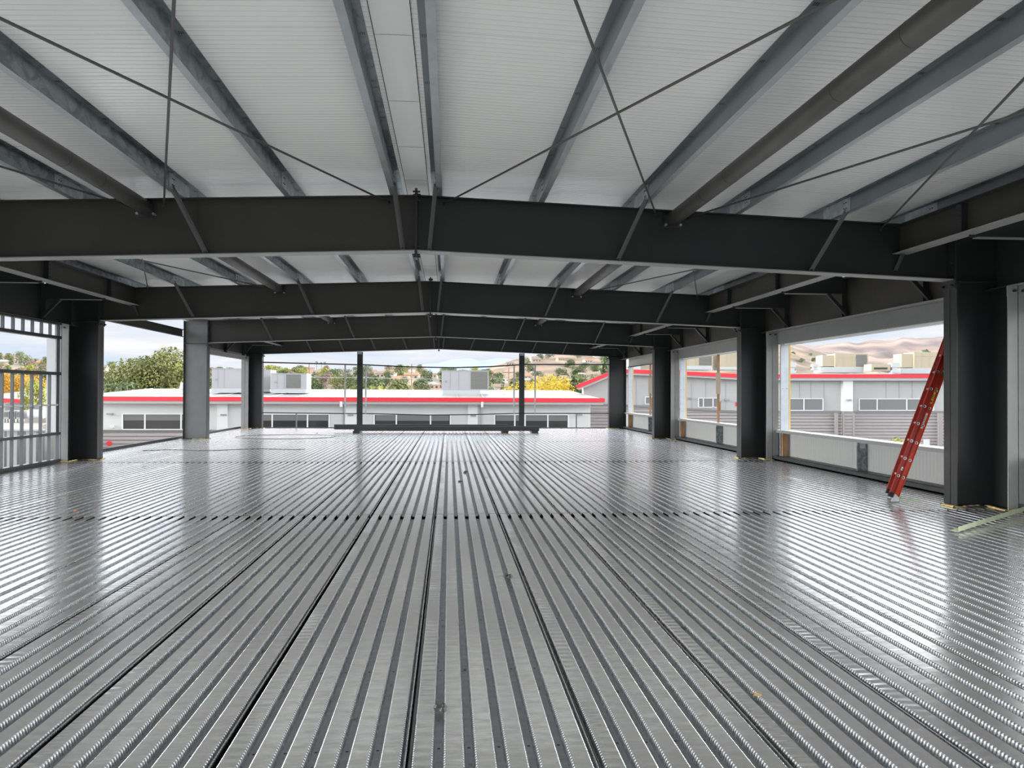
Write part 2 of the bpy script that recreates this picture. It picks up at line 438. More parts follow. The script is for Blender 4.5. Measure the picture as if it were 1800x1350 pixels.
y = ROOF_Y0
while y < ROOF_Y1:
    mb.box(XC - .168, XC + .168, y, y + .004, ZT + PUR_H - .016, ZT + PUR_H - .012, 2); y += 1.6
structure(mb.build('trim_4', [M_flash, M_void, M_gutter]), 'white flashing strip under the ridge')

# ------------------------------------------------------------------ frames
def rafter(fi, s):
    """half rafter of frame fi on side s (-1 left, 1 right)"""
    yw = YF[fi]; side = 'left' if s < 0 else 'right'
    rank = {1: 'beam just outside the top of view', 2: 'nearest visible roof beam', 3: 'second roof beam from the viewer', 4: 'third roof beam from the viewer', 5: 'farthest roof beam'}.get(fi, 'roof beam behind')
    m = M_beam if s < 0 else M_dark
    o = thing('roof_beam', (XC + s * 4, yw, 0), '%s half of the %s, dark steel web below the purlins' % (side, rank) if fi > 1 else '%s half of the dark roof beam above the viewer' % side, 'roof beam')
    x1 = XC + s * XI
    def z(x, z0): return zroof(x, z0)
    xa = XC + s * .006
    MB().prism([(xa, yw - .006, z(xa, ZB + .01)), (x1, yw - .006, z(x1, ZB + .01)), (x1, yw - .006, z(x1, ZT - .01)), (xa, yw - .006, z(xa, ZT - .01))], (0, .012, 0)).build('web', m, o)
    for nm, zz, d in (('bottom_flange', ZB, .014), ('top_flange', ZT - .014, .014)):
        MB().prism([(xa, yw - .13, z(xa, zz)), (x1, yw - .13, z(x1, zz)), (x1, yw - .13, z(x1, zz + d)), (xa, yw - .13, z(xa, zz + d))], (0, .26, 0)).build(nm, M_light if 'bottom' in nm else m, o)
    if s > 0 or True:        # ridge end plate
        e = MB().box(XC + s * .002, XC + s * .018, yw - .13, yw + .13, ZB - .10, ZT + .10)
        e = e.build('end_plate', M_steel, o)
    if s > 0:
        for zz in (ZB - .055, ZB + .07, ZT - .07, ZT + .055):
            for yy in (-.09, .09):
                MB().tube((XC - .05, yw + yy, zz), (XC + .06, yw + yy, zz), .015, 6).build('bolt', M_black, e)
    # web stiffener line
    for xs in ((3.2,) if s < 0 else (3.6,)):
        xx = XC + s * xs
        MB().box(xx - .003, xx + .003, yw - .010, yw + .010, z(xx, ZB + .02), z(xx, ZT - .02)).build('splice_weld', m, o)
    return o
for fi in range(1, 6):
    for s in (-1, 1): rafter(fi, s)

def column(fi, s, cruci):
    yw = YF[fi]; side = 'left' if s < 0 else 'right'
    rank = {1: 'beside the viewer', 2: 'in the nearest frame', 3: 'in the second frame', 4: 'in the third frame', 5: 'in the farthest frame'}[fi]
    lab = 'dark steel %s column %s%s' % (side, rank, ', with a lighter flange facing the viewer' if cruci else ', flat web facing the viewer')
    o = thing('steel_column', (XC + s * 8.8, yw, 0), lab, 'column')
    x0, x1 = XC + s * XI, XC + s * (XI + .86)
    zt = zroof(x0, ZT) - .02
    MB().box(x0, x1, yw - .006, yw + .006, 0.02, zt).build('web', M_dark if cruci else (M_steel if s > 0 else M_grey), o)  # one primer; dim webs take darker copies
    MB().box(x0, x0 + s * .016, yw - .165, yw + .165, .02, ZB - P * XI - .02).box(x0 - s * .0, x0 + s * .016, yw - .13, yw + .13, ZB - P * XI - .02, zt).build('inner_flange', M_steel, o)
    MB().box(x1 - s * .016, x1, yw - .165, yw + .165, .02, zt).build('outer_flange', M_steel, o)
    zc = ZB - P * XI - .03
    MB().box(x0 + s * .01, x1, yw - .13, yw + .13, zc, zc + .012).build('cap_plate', M_steel, o)
    # knee connection plate and bolts
    z1 = zc - .0
    kp = MB().box(x0 - s * .22, x0 + s * .0, yw - .16, yw + .16, z1 - .015, z1 + .005)
    kp = MB().box(x0 - s * .028, x0, yw - .165, yw + .165, z1 - .10, zt + .0)
    kp = kp.build('end_plate', M_steel, o)
    for yy in (-.11, .11): MB().tube((x0 - s * .075, yw + yy, z1 - .055), (x0 + s * .05, yw + yy, z1 - .055), .022, 6).build('bolt', M_black, kp)
    for zz in (z1 + .12, z1 + .3, zt - .1):
        for yy in (-.09, .09): MB().tube((x0 - s * .06, yw + yy, zz), (x0 + s * .04, yw + yy, zz), .016, 6).build('bolt', M_black, kp)
    MB().box(x0 - s * .05, x1 + s * .03, yw - .19, yw + .19, .0, .02).build('base_plate', M_black, o)
    if cruci:
        xg = XC + s * GX
        for d, on in ((-1, cruci & 1), (1, cruci & 2)):
            if not on: continue
            ye = yw + d * .585
            zt2 = 3.42
            t = MB().box(xg - .005, xg + .005, yw, ye, .02, zt2).build('portal_web', M_dark, o)
            f = MB().box(xg - .165, xg + .165, ye - d * .016, ye, .02, zt2).build('portal_flange', M_light if d < 0 else M_steel, o)  # viewer side takes the paler, lit copy of the primer
            f['label'] = 'lit grey flange facing the viewer' if d < 0 else 'flange on the far side'
            MB().box(xg - .165, xg + .165, yw, ye - d * .02, zt2 - .01, zt2 + .004).build('cap_plate', M_steel, o)
            sf = MB().box(xg - .165, xg + .165, ye - d * .03, ye - d * .018, zt2 - .16, zt2).build('stiffener', M_galv_plain if s < 0 else M_grey, o)
            for xx in (-.07, .07): MB().tube((xg + xx, ye - .05, zt2 - .075), (xg + xx, ye + .05, zt2 - .075), .022, 6).build('bolt', M_black, sf)
            MB().box(xg - .18, xg + .18, yw, ye + d * .02, 0, .018).build('base_plate', M_black, o)
    return o
# which sides carry the portal half-columns (1 = towards viewer, 2 = away)
col_spec = {(1, 1): 3, (2, 1): 3, (3, 1): 3, (4, 1): 3, (5, 1): 0, (1, -1): 2, (2, -1): 2, (3, -1): 1, (4, -1): 0, (5, -1): 1}
for (fi, s), c in col_spec.items(): column(fi, s, c)

# foam / timber packing round the column bases
def foam_ring(pts, label, w=.035):
    rnd = random.Random(len(label) + int(abs(pts[0][0] * 10)))
    o = thing('foam_seal', pts[0], label, 'foam seal')
    for a, b in zip(pts, pts[1:]):
        a, b = Vector(a), Vector(b); L = (b - a).length; m = max(2, int(L / .06)); d = (b - a).normalized()
        n = Vector((-d.y, d.x, 0)); top, low = [], []
        for i in range(m + 1):
            p = a.lerp(b, i / m); ww = w * (.35 + rnd.random() * .9); h = .010 + rnd.random() * .022
            low.append((p + n * ww, p - n * ww)); top.append((p + n * ww * .5 + Vector((0, 0, h)), p - n * ww * .6 + Vector((0, 0, h * .8))))
        mb = MB(); vs = []
        for l_, t_ in zip(low, top): vs += [l_[0], t_[0], t_[1], l_[1]]
        fs = []
        for i in range(m):
            for k in range(3): fs.append((4 * i + k, 4 * i + k + 1, 4 * i + k + 5, 4 * i + k + 4))
        mb.add(vs, fs).build('foam_strip', M_foam, o)
    return o
for (fi, s), c in col_spec.items():
    if fi == 1: continue
    yw = YF[fi]; xa, xb = XC + s * (XI - .07), XC + s * (XI + .95); xg = XC + s * GX
    nm = ('left' if s < 0 else 'right') + ' ' + {2: 'nearest', 3: 'second', 4: 'third', 5: 'farthest'}[fi]
    pts = [(xa, yw + .1, .004), (xa, yw - .21, .004), (xg - s * .2, yw - .10 if c & 1 else yw - .21, .004)]
    if c & 1: pts += [(xg - s * .21, yw - .62, .004), (xg + s * .19, yw - .64, .004)]
    foam_ring(pts, 'broken yellow foam packing on the deck round the %s column base' % nm)

# ------------------------------------------------------------------ purlins
PW = [.30, 1.84, 3.36, 4.88, 6.40, 7.75, 9.05]
WORD = ['first', 'second', 'third', 'fourth', 'fifth', 'sixth', 'seventh']
def purlin(bay, i, s):
    """Z purlin, bottom flange outwards, top flange towards the ridge"""
    y0, y1 = YF[bay], YF[bay + 1]
    ya, yb = max(y0 - .74, ROOF_Y0 + .1), min(y1 + .62, ROOF_Y1 - .3)
    if bay == 0: ya = ROOF_Y0 + .1
    xw = XC + s * PW[i]; z0 = zroof(xw, ZT) + .002; h = PUR_H - .006
    off = -s * .005 * (bay - 2)
    side = 'left' if s < 0 else 'right'
    where = {0: 'behind the viewer', 1: 'nearest the viewer', 2: 'between the first and second beams', 3: 'between the second and third beams', 4: 'before the farthest beam'}[bay]
    o = thing('roof_purlin', (xw, (y0 + y1) / 2, z0), 'galvanized roof purlin, %s from the ridge on the %s, %s' % (WORD[i], side, where), 'purlin', None)
    x = xw + off; t = .0025; fl = .078
    zz = z0 + (.001 if bay % 2 else 0)
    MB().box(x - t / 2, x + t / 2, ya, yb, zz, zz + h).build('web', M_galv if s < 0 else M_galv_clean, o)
    sl = -P * s
    def strip(xa, xb, z, name):
        za, zb = z, z + (xb - xa) * (-P * s)
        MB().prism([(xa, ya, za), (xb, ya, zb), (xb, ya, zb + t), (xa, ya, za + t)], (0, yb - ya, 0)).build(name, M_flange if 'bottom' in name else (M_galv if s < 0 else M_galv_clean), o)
    strip(x, x + s * fl, zz, 'bottom_flange')
    MB().box(x + s * fl - t / 2, x + s * fl + t / 2, ya, yb, zz, zz + .018).build('lip', M_flange, o)
    strip(x, x - s * fl, zz + h - .004, 'top_flange')
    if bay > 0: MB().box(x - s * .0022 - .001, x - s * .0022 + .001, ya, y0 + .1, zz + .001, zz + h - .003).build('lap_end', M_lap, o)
    if bay < 3:
        for dy in (-.62, -.56):
            for dz_ in (.06, .14):
                MB().tube((x - .016, y1 + dy, zz + dz_), (x + .016, y1 + dy, zz + dz_), .010, 6).build('bolt', M_black, o)
    b = MB()
    # slots in the top flange
    y = ya + .6
    while y < yb:
        for q in range(3):
            b.box(x - s * (.018 + .018 * q) - .003, x - s * (.018 + .018 * q) + .003, y, y + .05, zz + h - .0075, zz + h - .0045)
        y += 1.067
    b.build('top_flange_slots', M_black, o)
    return o
for bay in range(1, 5):
    for s in (-1, 1):
        for i in range(7): purlin(bay, i, s)

# flange braces from purlin to rafter bottom flange
def brace(fi, rel, s, num):
    yw = YF[fi]; xb = XC + s * (rel - .30) if rel > 1 else XC + s * (rel - .10)
    xt = XC + s * rel + s * .02 if rel > 1 else XC + s * .30
    zt_, zb_ = zroof(xt, ZT) + .05, zroof(xb, ZB) + .03
    rank = {2: 'nearest roof beam', 3: 'second roof beam', 4: 'third roof beam', 5: 'farthest roof beam'}.get(fi, 'beam above the viewer')
    side = 'left' if s < 0 else 'right'
    o = thing('flange_brace', (xb, yw - .1, zb_), '%s slanting angle brace %s of the ridge on the %s' % (num, side, rank), 'brace')
    p0, p1 = Vector((xb, yw - .10, zb_)), Vector((xt, yw - .62, zt_))
    MB().bar(p0, p1, .062, .006, up=(0, -1, .6)).build('angle_leg', M_brace, o)
    d = (p1 - p0).normalized(); sv = d.cross(Vector((0, -1, .6))).normalized()
    MB().bar(p0 + sv * .03, p1 + sv * .03, .006, .055, up=(0, -1, .6), oz=.02).build('angle_rib', M_brace, o)
    MB().tube(p0 + Vector((0, -.03, 0)), p0 + Vector((0, .05, 0)), .018, 6).build('bolt', M_black, o)
    MB().tube(p1 + Vector((0, -.03, -.02)), p1 + Vector((0, .05, -.02)), .018, 6).build('bolt', M_black, o)
for fi in (2, 3, 4):
    for s in (-1, 1):
        for rel, n in ((.3, 'first'), (3.36, 'second'), (6.4, 'third')): brace(fi, rel, s, n)
for s in (-1, 1):
    for rel, n in ((.3, 'first'), (1.84, 'second'), (3.36, 'third'), (4.88, 'fourth'), (6.4, 'fifth')):
        brace(5, rel, s, n)

# strut pipes between frames, 3.9 m each side of ridge
for bay in range(1, 5):
    for s in (-1, 1):
        xx = XC + s * 3.92; zz = 4.44
        y0, y1 = YF[bay] + .03, YF[bay + 1] - .03
        y0 = max(y0, ROOF_Y0 + .2)
        where = {0: 'behind the viewer', 1: 'nearest the viewer', 2: 'between the first and second beams', 3: 'between the second and third beams', 4: 'before the farthest beam'}[bay]
        o = thing('strut_pipe', (xx, (y0 + y1) / 2, zz), 'dark round steel strut pipe %s of the ridge, %s' % ('left' if s < 0 else 'right', where), 'pipe')
        MB().tube((xx, y0, zz), (xx, y1, zz), .109, 28).build('pipe', M_pipe, o, smooth=False)
        for yy in (y0 + (y1 - y0) * .30, y0 + (y1 - y0) * .42, y0 + (y1 - y0) * .72, y0 + (y1 - y0) * .82):
            MB().tube((xx, yy, zz), (xx, yy + .008, zz), .1105, 28).build('weld_ring', M_steel, o)
        for yy, d in ((y0, 1), (y1, -1)):
            ep = MB().box(xx - .13, xx + .13, yy, yy + d * .014, zz - .13, zz + .07).build('end_plate', M_steel, o)
            ya_ = yy if d > 0 else yy - .03
            for dx in (-.115, .115): MB().tube((xx + dx, ya_ - .04, zz - .09), (xx + dx, ya_ + .07, zz - .09), .020, 8).build('bolt', M_bolt, ep)
for ch in [o for o in bpy.data.objects if o.name.startswith('pipe')]:
    for pl in ch.data.polygons: pl.use_smooth = len(pl.vertices) == 4

# bracing rods (crossed) in the roof plane
def rod(p0, p1, label, r=.0135):
    o = thing('brace_rod', ((Vector(p0) + Vector(p1)) / 2), label, 'bracing rod')
    MB().tube(p0, p1, r, 10).build('rod', M_cable, o, smooth=True)
    p0, p1 = Vector(p0), Vector(p1); d = (p1 - p0).normalized()
    MB().tube(p0 - d * .02, p0 + d * .05, .026, 8).build('end_washer', M_black, o)
    MB().tube(p1 - d * .05, p1 + d * .02, .026, 8).build('end_washer', M_black, o)
def zr_(x): return zroof(x, 4.62)
xs_r, xs_p, xs_e = .42, 4.12, 7.25
for bay, nm in ((1, 'in the nearest bay'), (2, 'in the second bay')):
    ya, yb = YF[bay] + .05, YF[bay + 1] - .05
    for s in (-1, 1):
        sd = 'left' if s < 0 else 'right'
        if bay == 1:
            a, b = XC + s * xs_r, XC + s * xs_p - s * .45
            rod((a, ya, zr_(a)), (XC + s * 4.12, yb, zr_(XC + s * 4.12)) if 0 else (b, yb, zr_(b)), 'thin rod from the ridge out to the strut pipe, %s side, %s' % (sd, nm))
            rod((XC + s * xs_p, ya, zr_(4)), (a, yb, zr_(a)), 'thin rod crossing it back to the ridge, %s side, %s' % (sd, nm))
        a, b = XC + s * 4.15, XC + s * xs_e
        rod((a, ya, zr_(a)), (b, yb, zr_(b)), 'thin rod from strut pipe out to the %s eave, %s' % (sd, nm))
        rod((b, ya, zr_(b)), (a, yb, zr_(a)), 'thin rod from the %s eave back to the strut pipe, %s' % (sd, nm))

# inner eave beams with outriggers, portal girders
def ibeam(mb_parts, o, x, ya, yb, zb, zt, bf, mweb, mfl=None):
    mfl = mfl or M_steel
    MB().box(x - .005, x + .005, ya, yb, zb, zt).build('web', mweb, o)
    MB().box(x - bf / 2, x + bf / 2, ya, yb, zb - .012, zb).build('bottom_flange', M_light, o)
    MB().box(x - bf / 2, x + bf / 2, ya, yb, zt, zt + .012).build('top_flange', M_steel, o)
for bay in range(1, 5):
    for s in (-1, 1):
        if s < 0 and bay in (3,): continue           # this bay of the left side is open
        sd = 'left' if s < 0 else 'right'
        where = {0: 'beside the viewer', 1: 'nearest the viewer', 2: 'in the second bay', 3: 'in the third bay', 4: 'in the farthest bay'}[bay]
        ya, yb = YF[bay] + .01, YF[bay + 1] - .01
        if bay == 0: ya = -2.4
        xa = XC + s * 7.60
        o = thing('eave_beam', (xa, (ya + yb) / 2, 3.97), 'inner %s eave beam %s, pale bottom flange under a brownish web' % (sd, where), 'beam')
        ibeam(None, o, xa, ya, yb, 3.985, 4.40, .26, M_rust if s > 0 else M_beam, M_grey)
        ys = [YF[bay] + q for q in (1.65, 4.6, 7.55)]
        for yy in ys:
            MB().box(xa - s * .10, xa - s * .006, yy - .055, yy + .055, 4.0, 4.395).build('splice_plate', M_black, o)
            b = MB()
            for zz in (4.05, 4.13, 4.21, 4.29, 4.36): b.tube((xa - s * .10, yy - .028, zz), (xa - s * .115, yy - .028, zz), .010, 6)
            b.build('bolts', M_steel, o)
        # knee end at the rafter
        MB().prism([(xa - s * .05, yb - .10, 3.97), (xa + s * .02, yb - .10, 3.97), (xa - s * .06, yb - .02, 3.72), (xa - s * .12, yb - .02, 3.72)], (0, .012, 0)).build('knee_plate', M_steel, o)
        xg = XC + s * GX
        g = thing('portal_girder', (xg, (ya + yb) / 2, 3.42), 'deep dark portal girder along the %s column line %s' % (sd, where), 'beam')
        ibeam(None, g, xg, ya + .1, yb - .1, 3.435, 4.28, .24, M_rust if (s > 0 and bay >= 2) else M_dark, M_grey)
        for yy in ys:
            MB().box(xg - s * .12, xg - s * .006, yy - .006, yy + .006, 3.44, 4.27).build('stiffener', M_black, g)
        for k_, yy in enumerate(ys):
            ol = thing('outrigger_beam', (xa + s * .7, yy, 3.93), '%s short dark cross beam of the %s bay side, %s' % (WORD[k_], sd, where), 'beam')
            MB().box(xa + s * .05, xg - s * .12, yy - .005, yy + .005, 3.94, 4.36).build('web', M_steel, ol)
            MB().box(xa + s * .14, xg - s * .45, yy - .06, yy + .06, 3.925, 3.937).build('bottom_flange', M_grey, ol)
            MB().box(xa + s * .14, xg - s * .13, yy - .06, yy + .06, 4.288, 4.298).build('top_flange', M_steel, ol)
            MB().bar((xg - s * .47, yy - .07, 3.92), (xg - s * .03, yy - .07, 3.46), .07, .07, up=(0, 1, 0)).build('knee_angle', M_black, ol)
# cap beam on the open left bay (bay 3): slender channel sloping away
o = thing('eave_channel', (-9.85, 25.7, 3.85), 'slender dark steel channel spanning the open left bay below the eave', 'beam')
MB().box(-9.93, -9.925, 21.4, 30.45, 3.80, 4.05).build('web', M_beam, o)
MB().box(-9.93, -9.80, 21.4, 30.45, 3.79, 3.80).build('bottom_flange', M_steel, o)
MB().box(-9.93, -9.80, 21.4, 30.45, 4.05, 4.06).build('top_flange', M_steel, o)

# ------------------------------------------------------------------ right wall
XWI, XWO = 8.74, 8.96
def wall_bay(bay, header=True, mid=None):
    y0, y1 = YF[bay] + .60, YF[bay + 1] - .60
    n = bay
    if bay == 4: y0, y1 = YF[4] + .60, YF[5] + .10
    w = structure(MB().box(XWO, XWO + .05, y0 - .5, y1 + .5, -.4, .775).build('wall_right', M_panel), 'pale grey insulated wall panels below the sill')
    t = MB().box(XWI - .015, XWO + .12, y0, y1, .775, .80, 0).box(XWI - .02, XWI - .012, y0, y1, .725, .80, 1)
    structure(t.build('trim_%d' % (5 + bay * 3), [M_white, M_grey]), 'white sill flashing with a grey edge')
    t = MB().box(XWI - .10, XWO, y0 - .2, y1 + .2, .0, .035).box(XWI - .10, XWI - .09, y0 - .2, y1 + .2, .0, .11).box(XWI - .02, XWO, y0, y1, .11, .12)
    structure(t.build('baseboard_right', M_steel), 'dark base channel along the right wall')
    if header:
        t = MB().box(XWI + .02, XWI + .03, y0 - .1, y1 + .1, 3.10, 3.42, 0).box(XWI + .02, XWO + .02, y0 - .1, y1 + .1, 3.085, 3.10, 0)
        t.box(XWI + .10, XWO + .10, y0, y1, 3.055, 3.085, 1)
        structure(t.build('trim_%d' % (6 + bay * 3), [M_grey, M_white]), 'mid-grey header channel above the window opening')
    return y0, y1
for bay in (0, 1, 2, 3): wall_bay(bay)
wall_bay(4, header=False)
# outer wall above the headers, both sides
for y0_, y1_ in ((-2.5, 30.9),):
    structure(MB().box(9.28, 9.34, y0_, y1_, 3.17, 4.52).build('wall_right', M_panel), 'outer wall sheeting above the right openings')
for y0_, y1_ in ((-2.5, 12.5), (12.5, 20.9), (32.5, 39.0)):
    structure(MB().box(-10.28, -10.22, y0_, y1_, 3.56, 4.52).build('wall_left', M_panel), 'outer wall sheeting above the left openings')
# closed white upper wall in the farthest right bay
structure(MB().box(8.90, 8.98, 30.9, 38.75, 3.06, 4.35).build('wall_right', M_bwall2), 'white wall panel above the farthest right opening')
structure(MB().box(8.84, 8.92, 30.9, 39.0, 3.03, 3.06).build('trim_30', M_steel))

def stud(x0, x1, y, z0, z1, label, name='wall_stud', m=None, cat='stud', t=.045, d=1):
    """C stud whose web faces the viewer"""
    o = thing(name, ((x0 + x1) / 2, y, z0), label, cat)
    MB().box(x0, x1, y, y + .003, z0, z1).build('web', m or M_galv_plain, o)
    MB().box(x0, x0 + .003, y, y + d * t, z0, z1).build('flange', m or M_galv_plain, o)
    MB().box(x1 - .003, x1, y, y + d * t, z0, z1).build('flange', m or M_galv_plain, o)
    return o
yjm = {0: 10.95, 1: 20.20, 2: 29.35, 3: 38.0} 
for bay, tx in ((1, 'nearest'), (2, 'second'), (3, 'third')):
    yj = {1: 20.25, 2: 29.45, 3: 29.45}[bay]
BAYW = {0: 'behind the viewer', 1: 'nearest', 2: 'second', 3: 'third', 4: 'farthest'}
for bay in (1, 2, 3, 4):
    yj = YF[bay + 1] - .86 if bay < 4 else 38.15
    o = stud(XWI, XWO, yj, .80, 3.085, 'bright galvanized jamb stud at the far end of the %s right window opening' % BAYW[bay], 'jamb_stud')
    MB().box(XWO, XWO + .045, yj, yj + .06, .80, 3.085).build('foam_edge', M_yellow, o)['label'] = 'yellow foam strip along the edge'
    b = MB()
    for dx in (.05, .16):
        for zz in (1.9,): b.tube((XWI + dx, yj - .008, zz), (XWI + dx, yj, zz), .010, 6)
    b.build('screw', M_steel, o)
    # lower stud and brown blocking under the sill
    o = stud(XWI, XWO, yj + .02, .12, .775, 'galvanized stud under the sill at the far end of the %s right bay' % BAYW[bay])
    o = tag(MB().box(XWI + .02, XWO - .04, yj - .06, yj - .02, .12, .76).build('timber_block', M_wood, None, (XWI, yj, .12)), 'brown timber strip under the sill at the far end of the %s right bay' % BAYW[bay], 'timber')
for bay, yy in ((1, 16.35), (2, 25.35), (3, 34.2)):
    o = stud(XWI, XWO, yy, .12, .775, 'galvanized mid stud under the sill of the %s right bay' % BAYW[bay], m=M_galv)
    if bay == 1: MB().box(XWI + .05, XWO - .05, yy - .006, yy, .6, .75).build('clip_plate', M_galv_plain, o)
for bay, yy in ((2, 25.55), (3, 34.4)):
    o = thing('timber_prop', (XWI + .12, yy, .80), 'upright brown timber prop standing on the sill of the %s right opening' % BAYW[bay], 'timber')
    MB().box(XWI + .10, XWI + .18, yy, yy + .04, .80, 3.055).build('post', M_wood, o)
    MB().box(XWI + .05, XWI + .20, yy - .03, yy, 1.75, 2.45).build('cleat', mat('pale_scrap_board', (.45, .36, .27), .8), o)
    MB().box(XWI + .17, XWI + .22, yy - .01, yy + .04, 1.2, 1.5).build('splint', M_wood, o)
    o = tag(MB().box(XWI + .09, XWI + .19, yy - .04, yy, .12, .77).build('timber_post', M_wood, None, (XWI + .1, yy, .12)), 'short brown timber post below the sill under the prop in the %s right bay' % BAYW[bay], 'timber')

# ------------------------------------------------------------------ left bay wall framing (bay 2: frame 2 -> 3) and header further on
XL = -9.55
def left_frame(bay, y0, y1):
    o = thing('stud_wall_frame', (XL, (y0 + y1) / 2, .06), 'open steel stud window framing left of the nearest left column', 'wall frame')
    def rail(name, z0, z1, m, d=.15): MB().box(XL - d / 2, XL + d / 2, y0, y1, z0, z1).build(name, m, o)
    rail('bottom_track', .055, .10, M_steel)
    rail('sill_track', .69, .755, M_steel)
    rail('middle_rail', 1.40, 1.44, M_galv_plain, .05)
    rail('window_sill', 2.15, 2.22, M_steel)
    rail('window_head', 3.03, 3.10, M_steel)
    rail('top_track', 3.38, 3.42, M_steel)
    y = y1 - .02; j = 0
    while y > y0:
        for z0, z1 in ((.10, .69), (.755, 2.15), (3.10, 3.38)):
            if j == 0 and z0 == .755: continue
            MB().box(XL - .032, XL + .032, y - .018, y + .018, z0, z1).build('stud', M_stud, o)
        y -= .4064; j += 1
    MB().box(XL - .23, XL - .02, y1 - .10, y1 - .06, .755, 3.03).build('jamb', M_white, o)
    MB().box(XL - .02, XL + .03, y1 - .04, y1, .755, 3.38).build('jamb_stud', M_steel, o)
    return o
left_frame(2, 12.7, 20.25)
o = thing('window_header', (-9.6, 34.5, 3.28), 'grey header channel over the farthest left opening', 'beam')
MB().box(-9.62, -9.61, 30.9, 38.5, 3.28, 3.53).build('web', M_grey, o)
MB().box(-9.75, -9.61, 30.9, 38.5, 3.27, 3.28).build('flange', M_grey, o)

# ------------------------------------------------------------------ far end: end-wall posts, rails and cables
for px, w in ((632.5, 'left'), (917, 'right')):
    x = atY(px, 700, 39.0).x
    o = thing('endwall_post', (x, 39.0, 0), 'slim dark steel post at the far edge of the deck, %s of the two' % w, 'column')
    zt_ = zroof(x, ZB) - .02
    MB().box(x - .125, x + .125, 38.88, 38.892, -.05, zt_).build('flange', M_steel, o)
    MB().box(x - .125, x + .125, 39.10, 39.112, -.05, zt_).build('flange', M_steel, o)
    MB().box(x - .006, x + .006, 38.892, 39.10, -.05, zt_).build('web', M_steel, o)
    MB().box(x - .10, x + .10, 38.86, 38.88, zt_ - .12, zt_).build('connection_plate', M_galv_plain, o)
def seg(name, pts, r, label, cat, m=M_steel, n=8):
    o = MB().path([Vector(p) for p in pts], r, n).build(name, m, None, Vector(pts[0])); return tag(o, label, cat)
xl4, xr4 = XC - XI, XC + XI
xpl, xpr = atY(632, 700, 38.8).x, atY(917, 700, 38.8).x
yy = 38.75
seg('guard_cable', [(xl4, yy, 3.17), (-5.2, yy, 3.10), (xpl, yy, 3.075)], .030, 'top guard rail at the far edge, left of the left post', 'rail', M_black)
seg('guard_cable', [(xpl, yy, 3.09), (-1.8, yy, 2.99), (.2, yy, 2.97), (2, yy, 3.03), (xpr, yy, 3.14)], .030, 'top guard rail at the far edge, between the two posts', 'rail', M_black)
seg('guard_cable', [(xpr, yy, 3.15), (xr4, yy, 3.17)], .030, 'top guard rail at the far edge, right of the right post', 'rail', M_black)
seg('guard_cable', [(xl4, yy, .755), (xpl, yy, .715)], .024, 'lower guard rail at the far edge, left of the left post', 'rail', M_black)
seg('guard_cable', [(xpl, yy, .73), (-1, yy, .66), (1, yy, .68), (xpr, yy, .75)], .024, 'lower guard rail at the far edge, between the two posts', 'rail', M_black)
seg('guard_cable', [(xpr, yy, .745), (xr4, yy, .75)], .024, 'lower guard rail at the far edge, right of the right post', 'rail', M_black)
for px, z0, z1, lb in ((606.5, .73, 3.09, 'just left of the left post'), (643, .73, 3.07, 'just right of the left post'), (910 - 18 + 11.5, .74, 3.12, 'just left of the right post'), (940.5, .74, 3.15, 'just right of the right post')):
    x = atY(px, 690, yy).x
    tag(MB().box(x - .035, x + .035, yy - .02, yy + .02, z0 - .05, z1 + .01).build('guard_stanchion', M_galv_plain, None, (x, yy, z0)), 'light grey upright of the far guard frame, ' + lb, 'post')
for px, lb in ((521, 'in front of the left neighbouring window'), (1013, 'near the far right corner')):
    x = atY(px, 740, yy).x
    tag(MB().box(x - .03, x + .03, yy - .02, yy + .02, .035, .74).build('guard_stanchion', M_grey, None, (x, yy, .035)), 'short grey upright under the lower guard rail, ' + lb, 'post')

# ------------------------------------------------------------------ loose things on the deck
# long channel lying on blocks near the far end
o = thing('steel_channel', (-.4, 34.6, .08), 'long dark steel channel lying on blocks across the far end of the deck', 'beam')
MB().box(-4.05, 3.95, 34.45, 34.455, .09, .30).build('web', M_steel, o)
MB().box(-4.05, 3.95, 34.45, 34.53, .295, .30).build('top_flange', M_steel, o)
MB().box(-4.05, 3.95, 34.45, 34.53, .09, .095).build('bottom_flange', M_steel, o)
o = thing('steel_channel', (-1.2, 35.2, .1), 'second dark channel lying just behind the long one, shifted left', 'beam')
MB().box(-5.0, 2.6, 35.2, 35.205, .12, .34).build('web', M_steel, o)
MB().box(-5.0, 2.6, 35.2, 35.28, .335, .34).build('top_flange', M_steel, o)
MB().box(-5.0, 2.6, 35.2, 35.28, .12, .125).build('bottom_flange', M_steel, o)
for x, lb in ((-3.95, 'left end'), (2.45, 'right part'), (3.75, 'right end')):
    tag(MB().box(x - .14, x + .14, 34.35, 35.3, .004, .09).build('support_block', M_black, None, (x, 34.8, 0)), 'dark block under the %s of the long channel' % lb, 'block')
    tag(MB().box(x - .12, x + .12, 35.1, 35.3, .09, .12).build('packing_shim', M_wood, None, (x, 35.2, .09)), 'brown shim on the block under the %s of the rear channel' % lb, 'shim')
# green primed angle lower right
p0 = Vector((6.45, 9.66, .022)); p1 = Vector((9.35, 11.72, .085))
d = (p1 - p0).normalized(); pn = Vector((-d.y, d.x, 0))
o = thing('steel_angle', p0, 'pale green steel angle lying on the deck at the right edge', 'angle')
MB().bar(p0, p1, .10, .006, mi=0).build('flat_leg', M_greenp, o)
MB().bar(p0 - pn * .048 + Vector((0, 0, .028)), p1 - pn * .048 + Vector((0, 0, .028)), .006, .06).build('upright_leg', M_greenp, o)
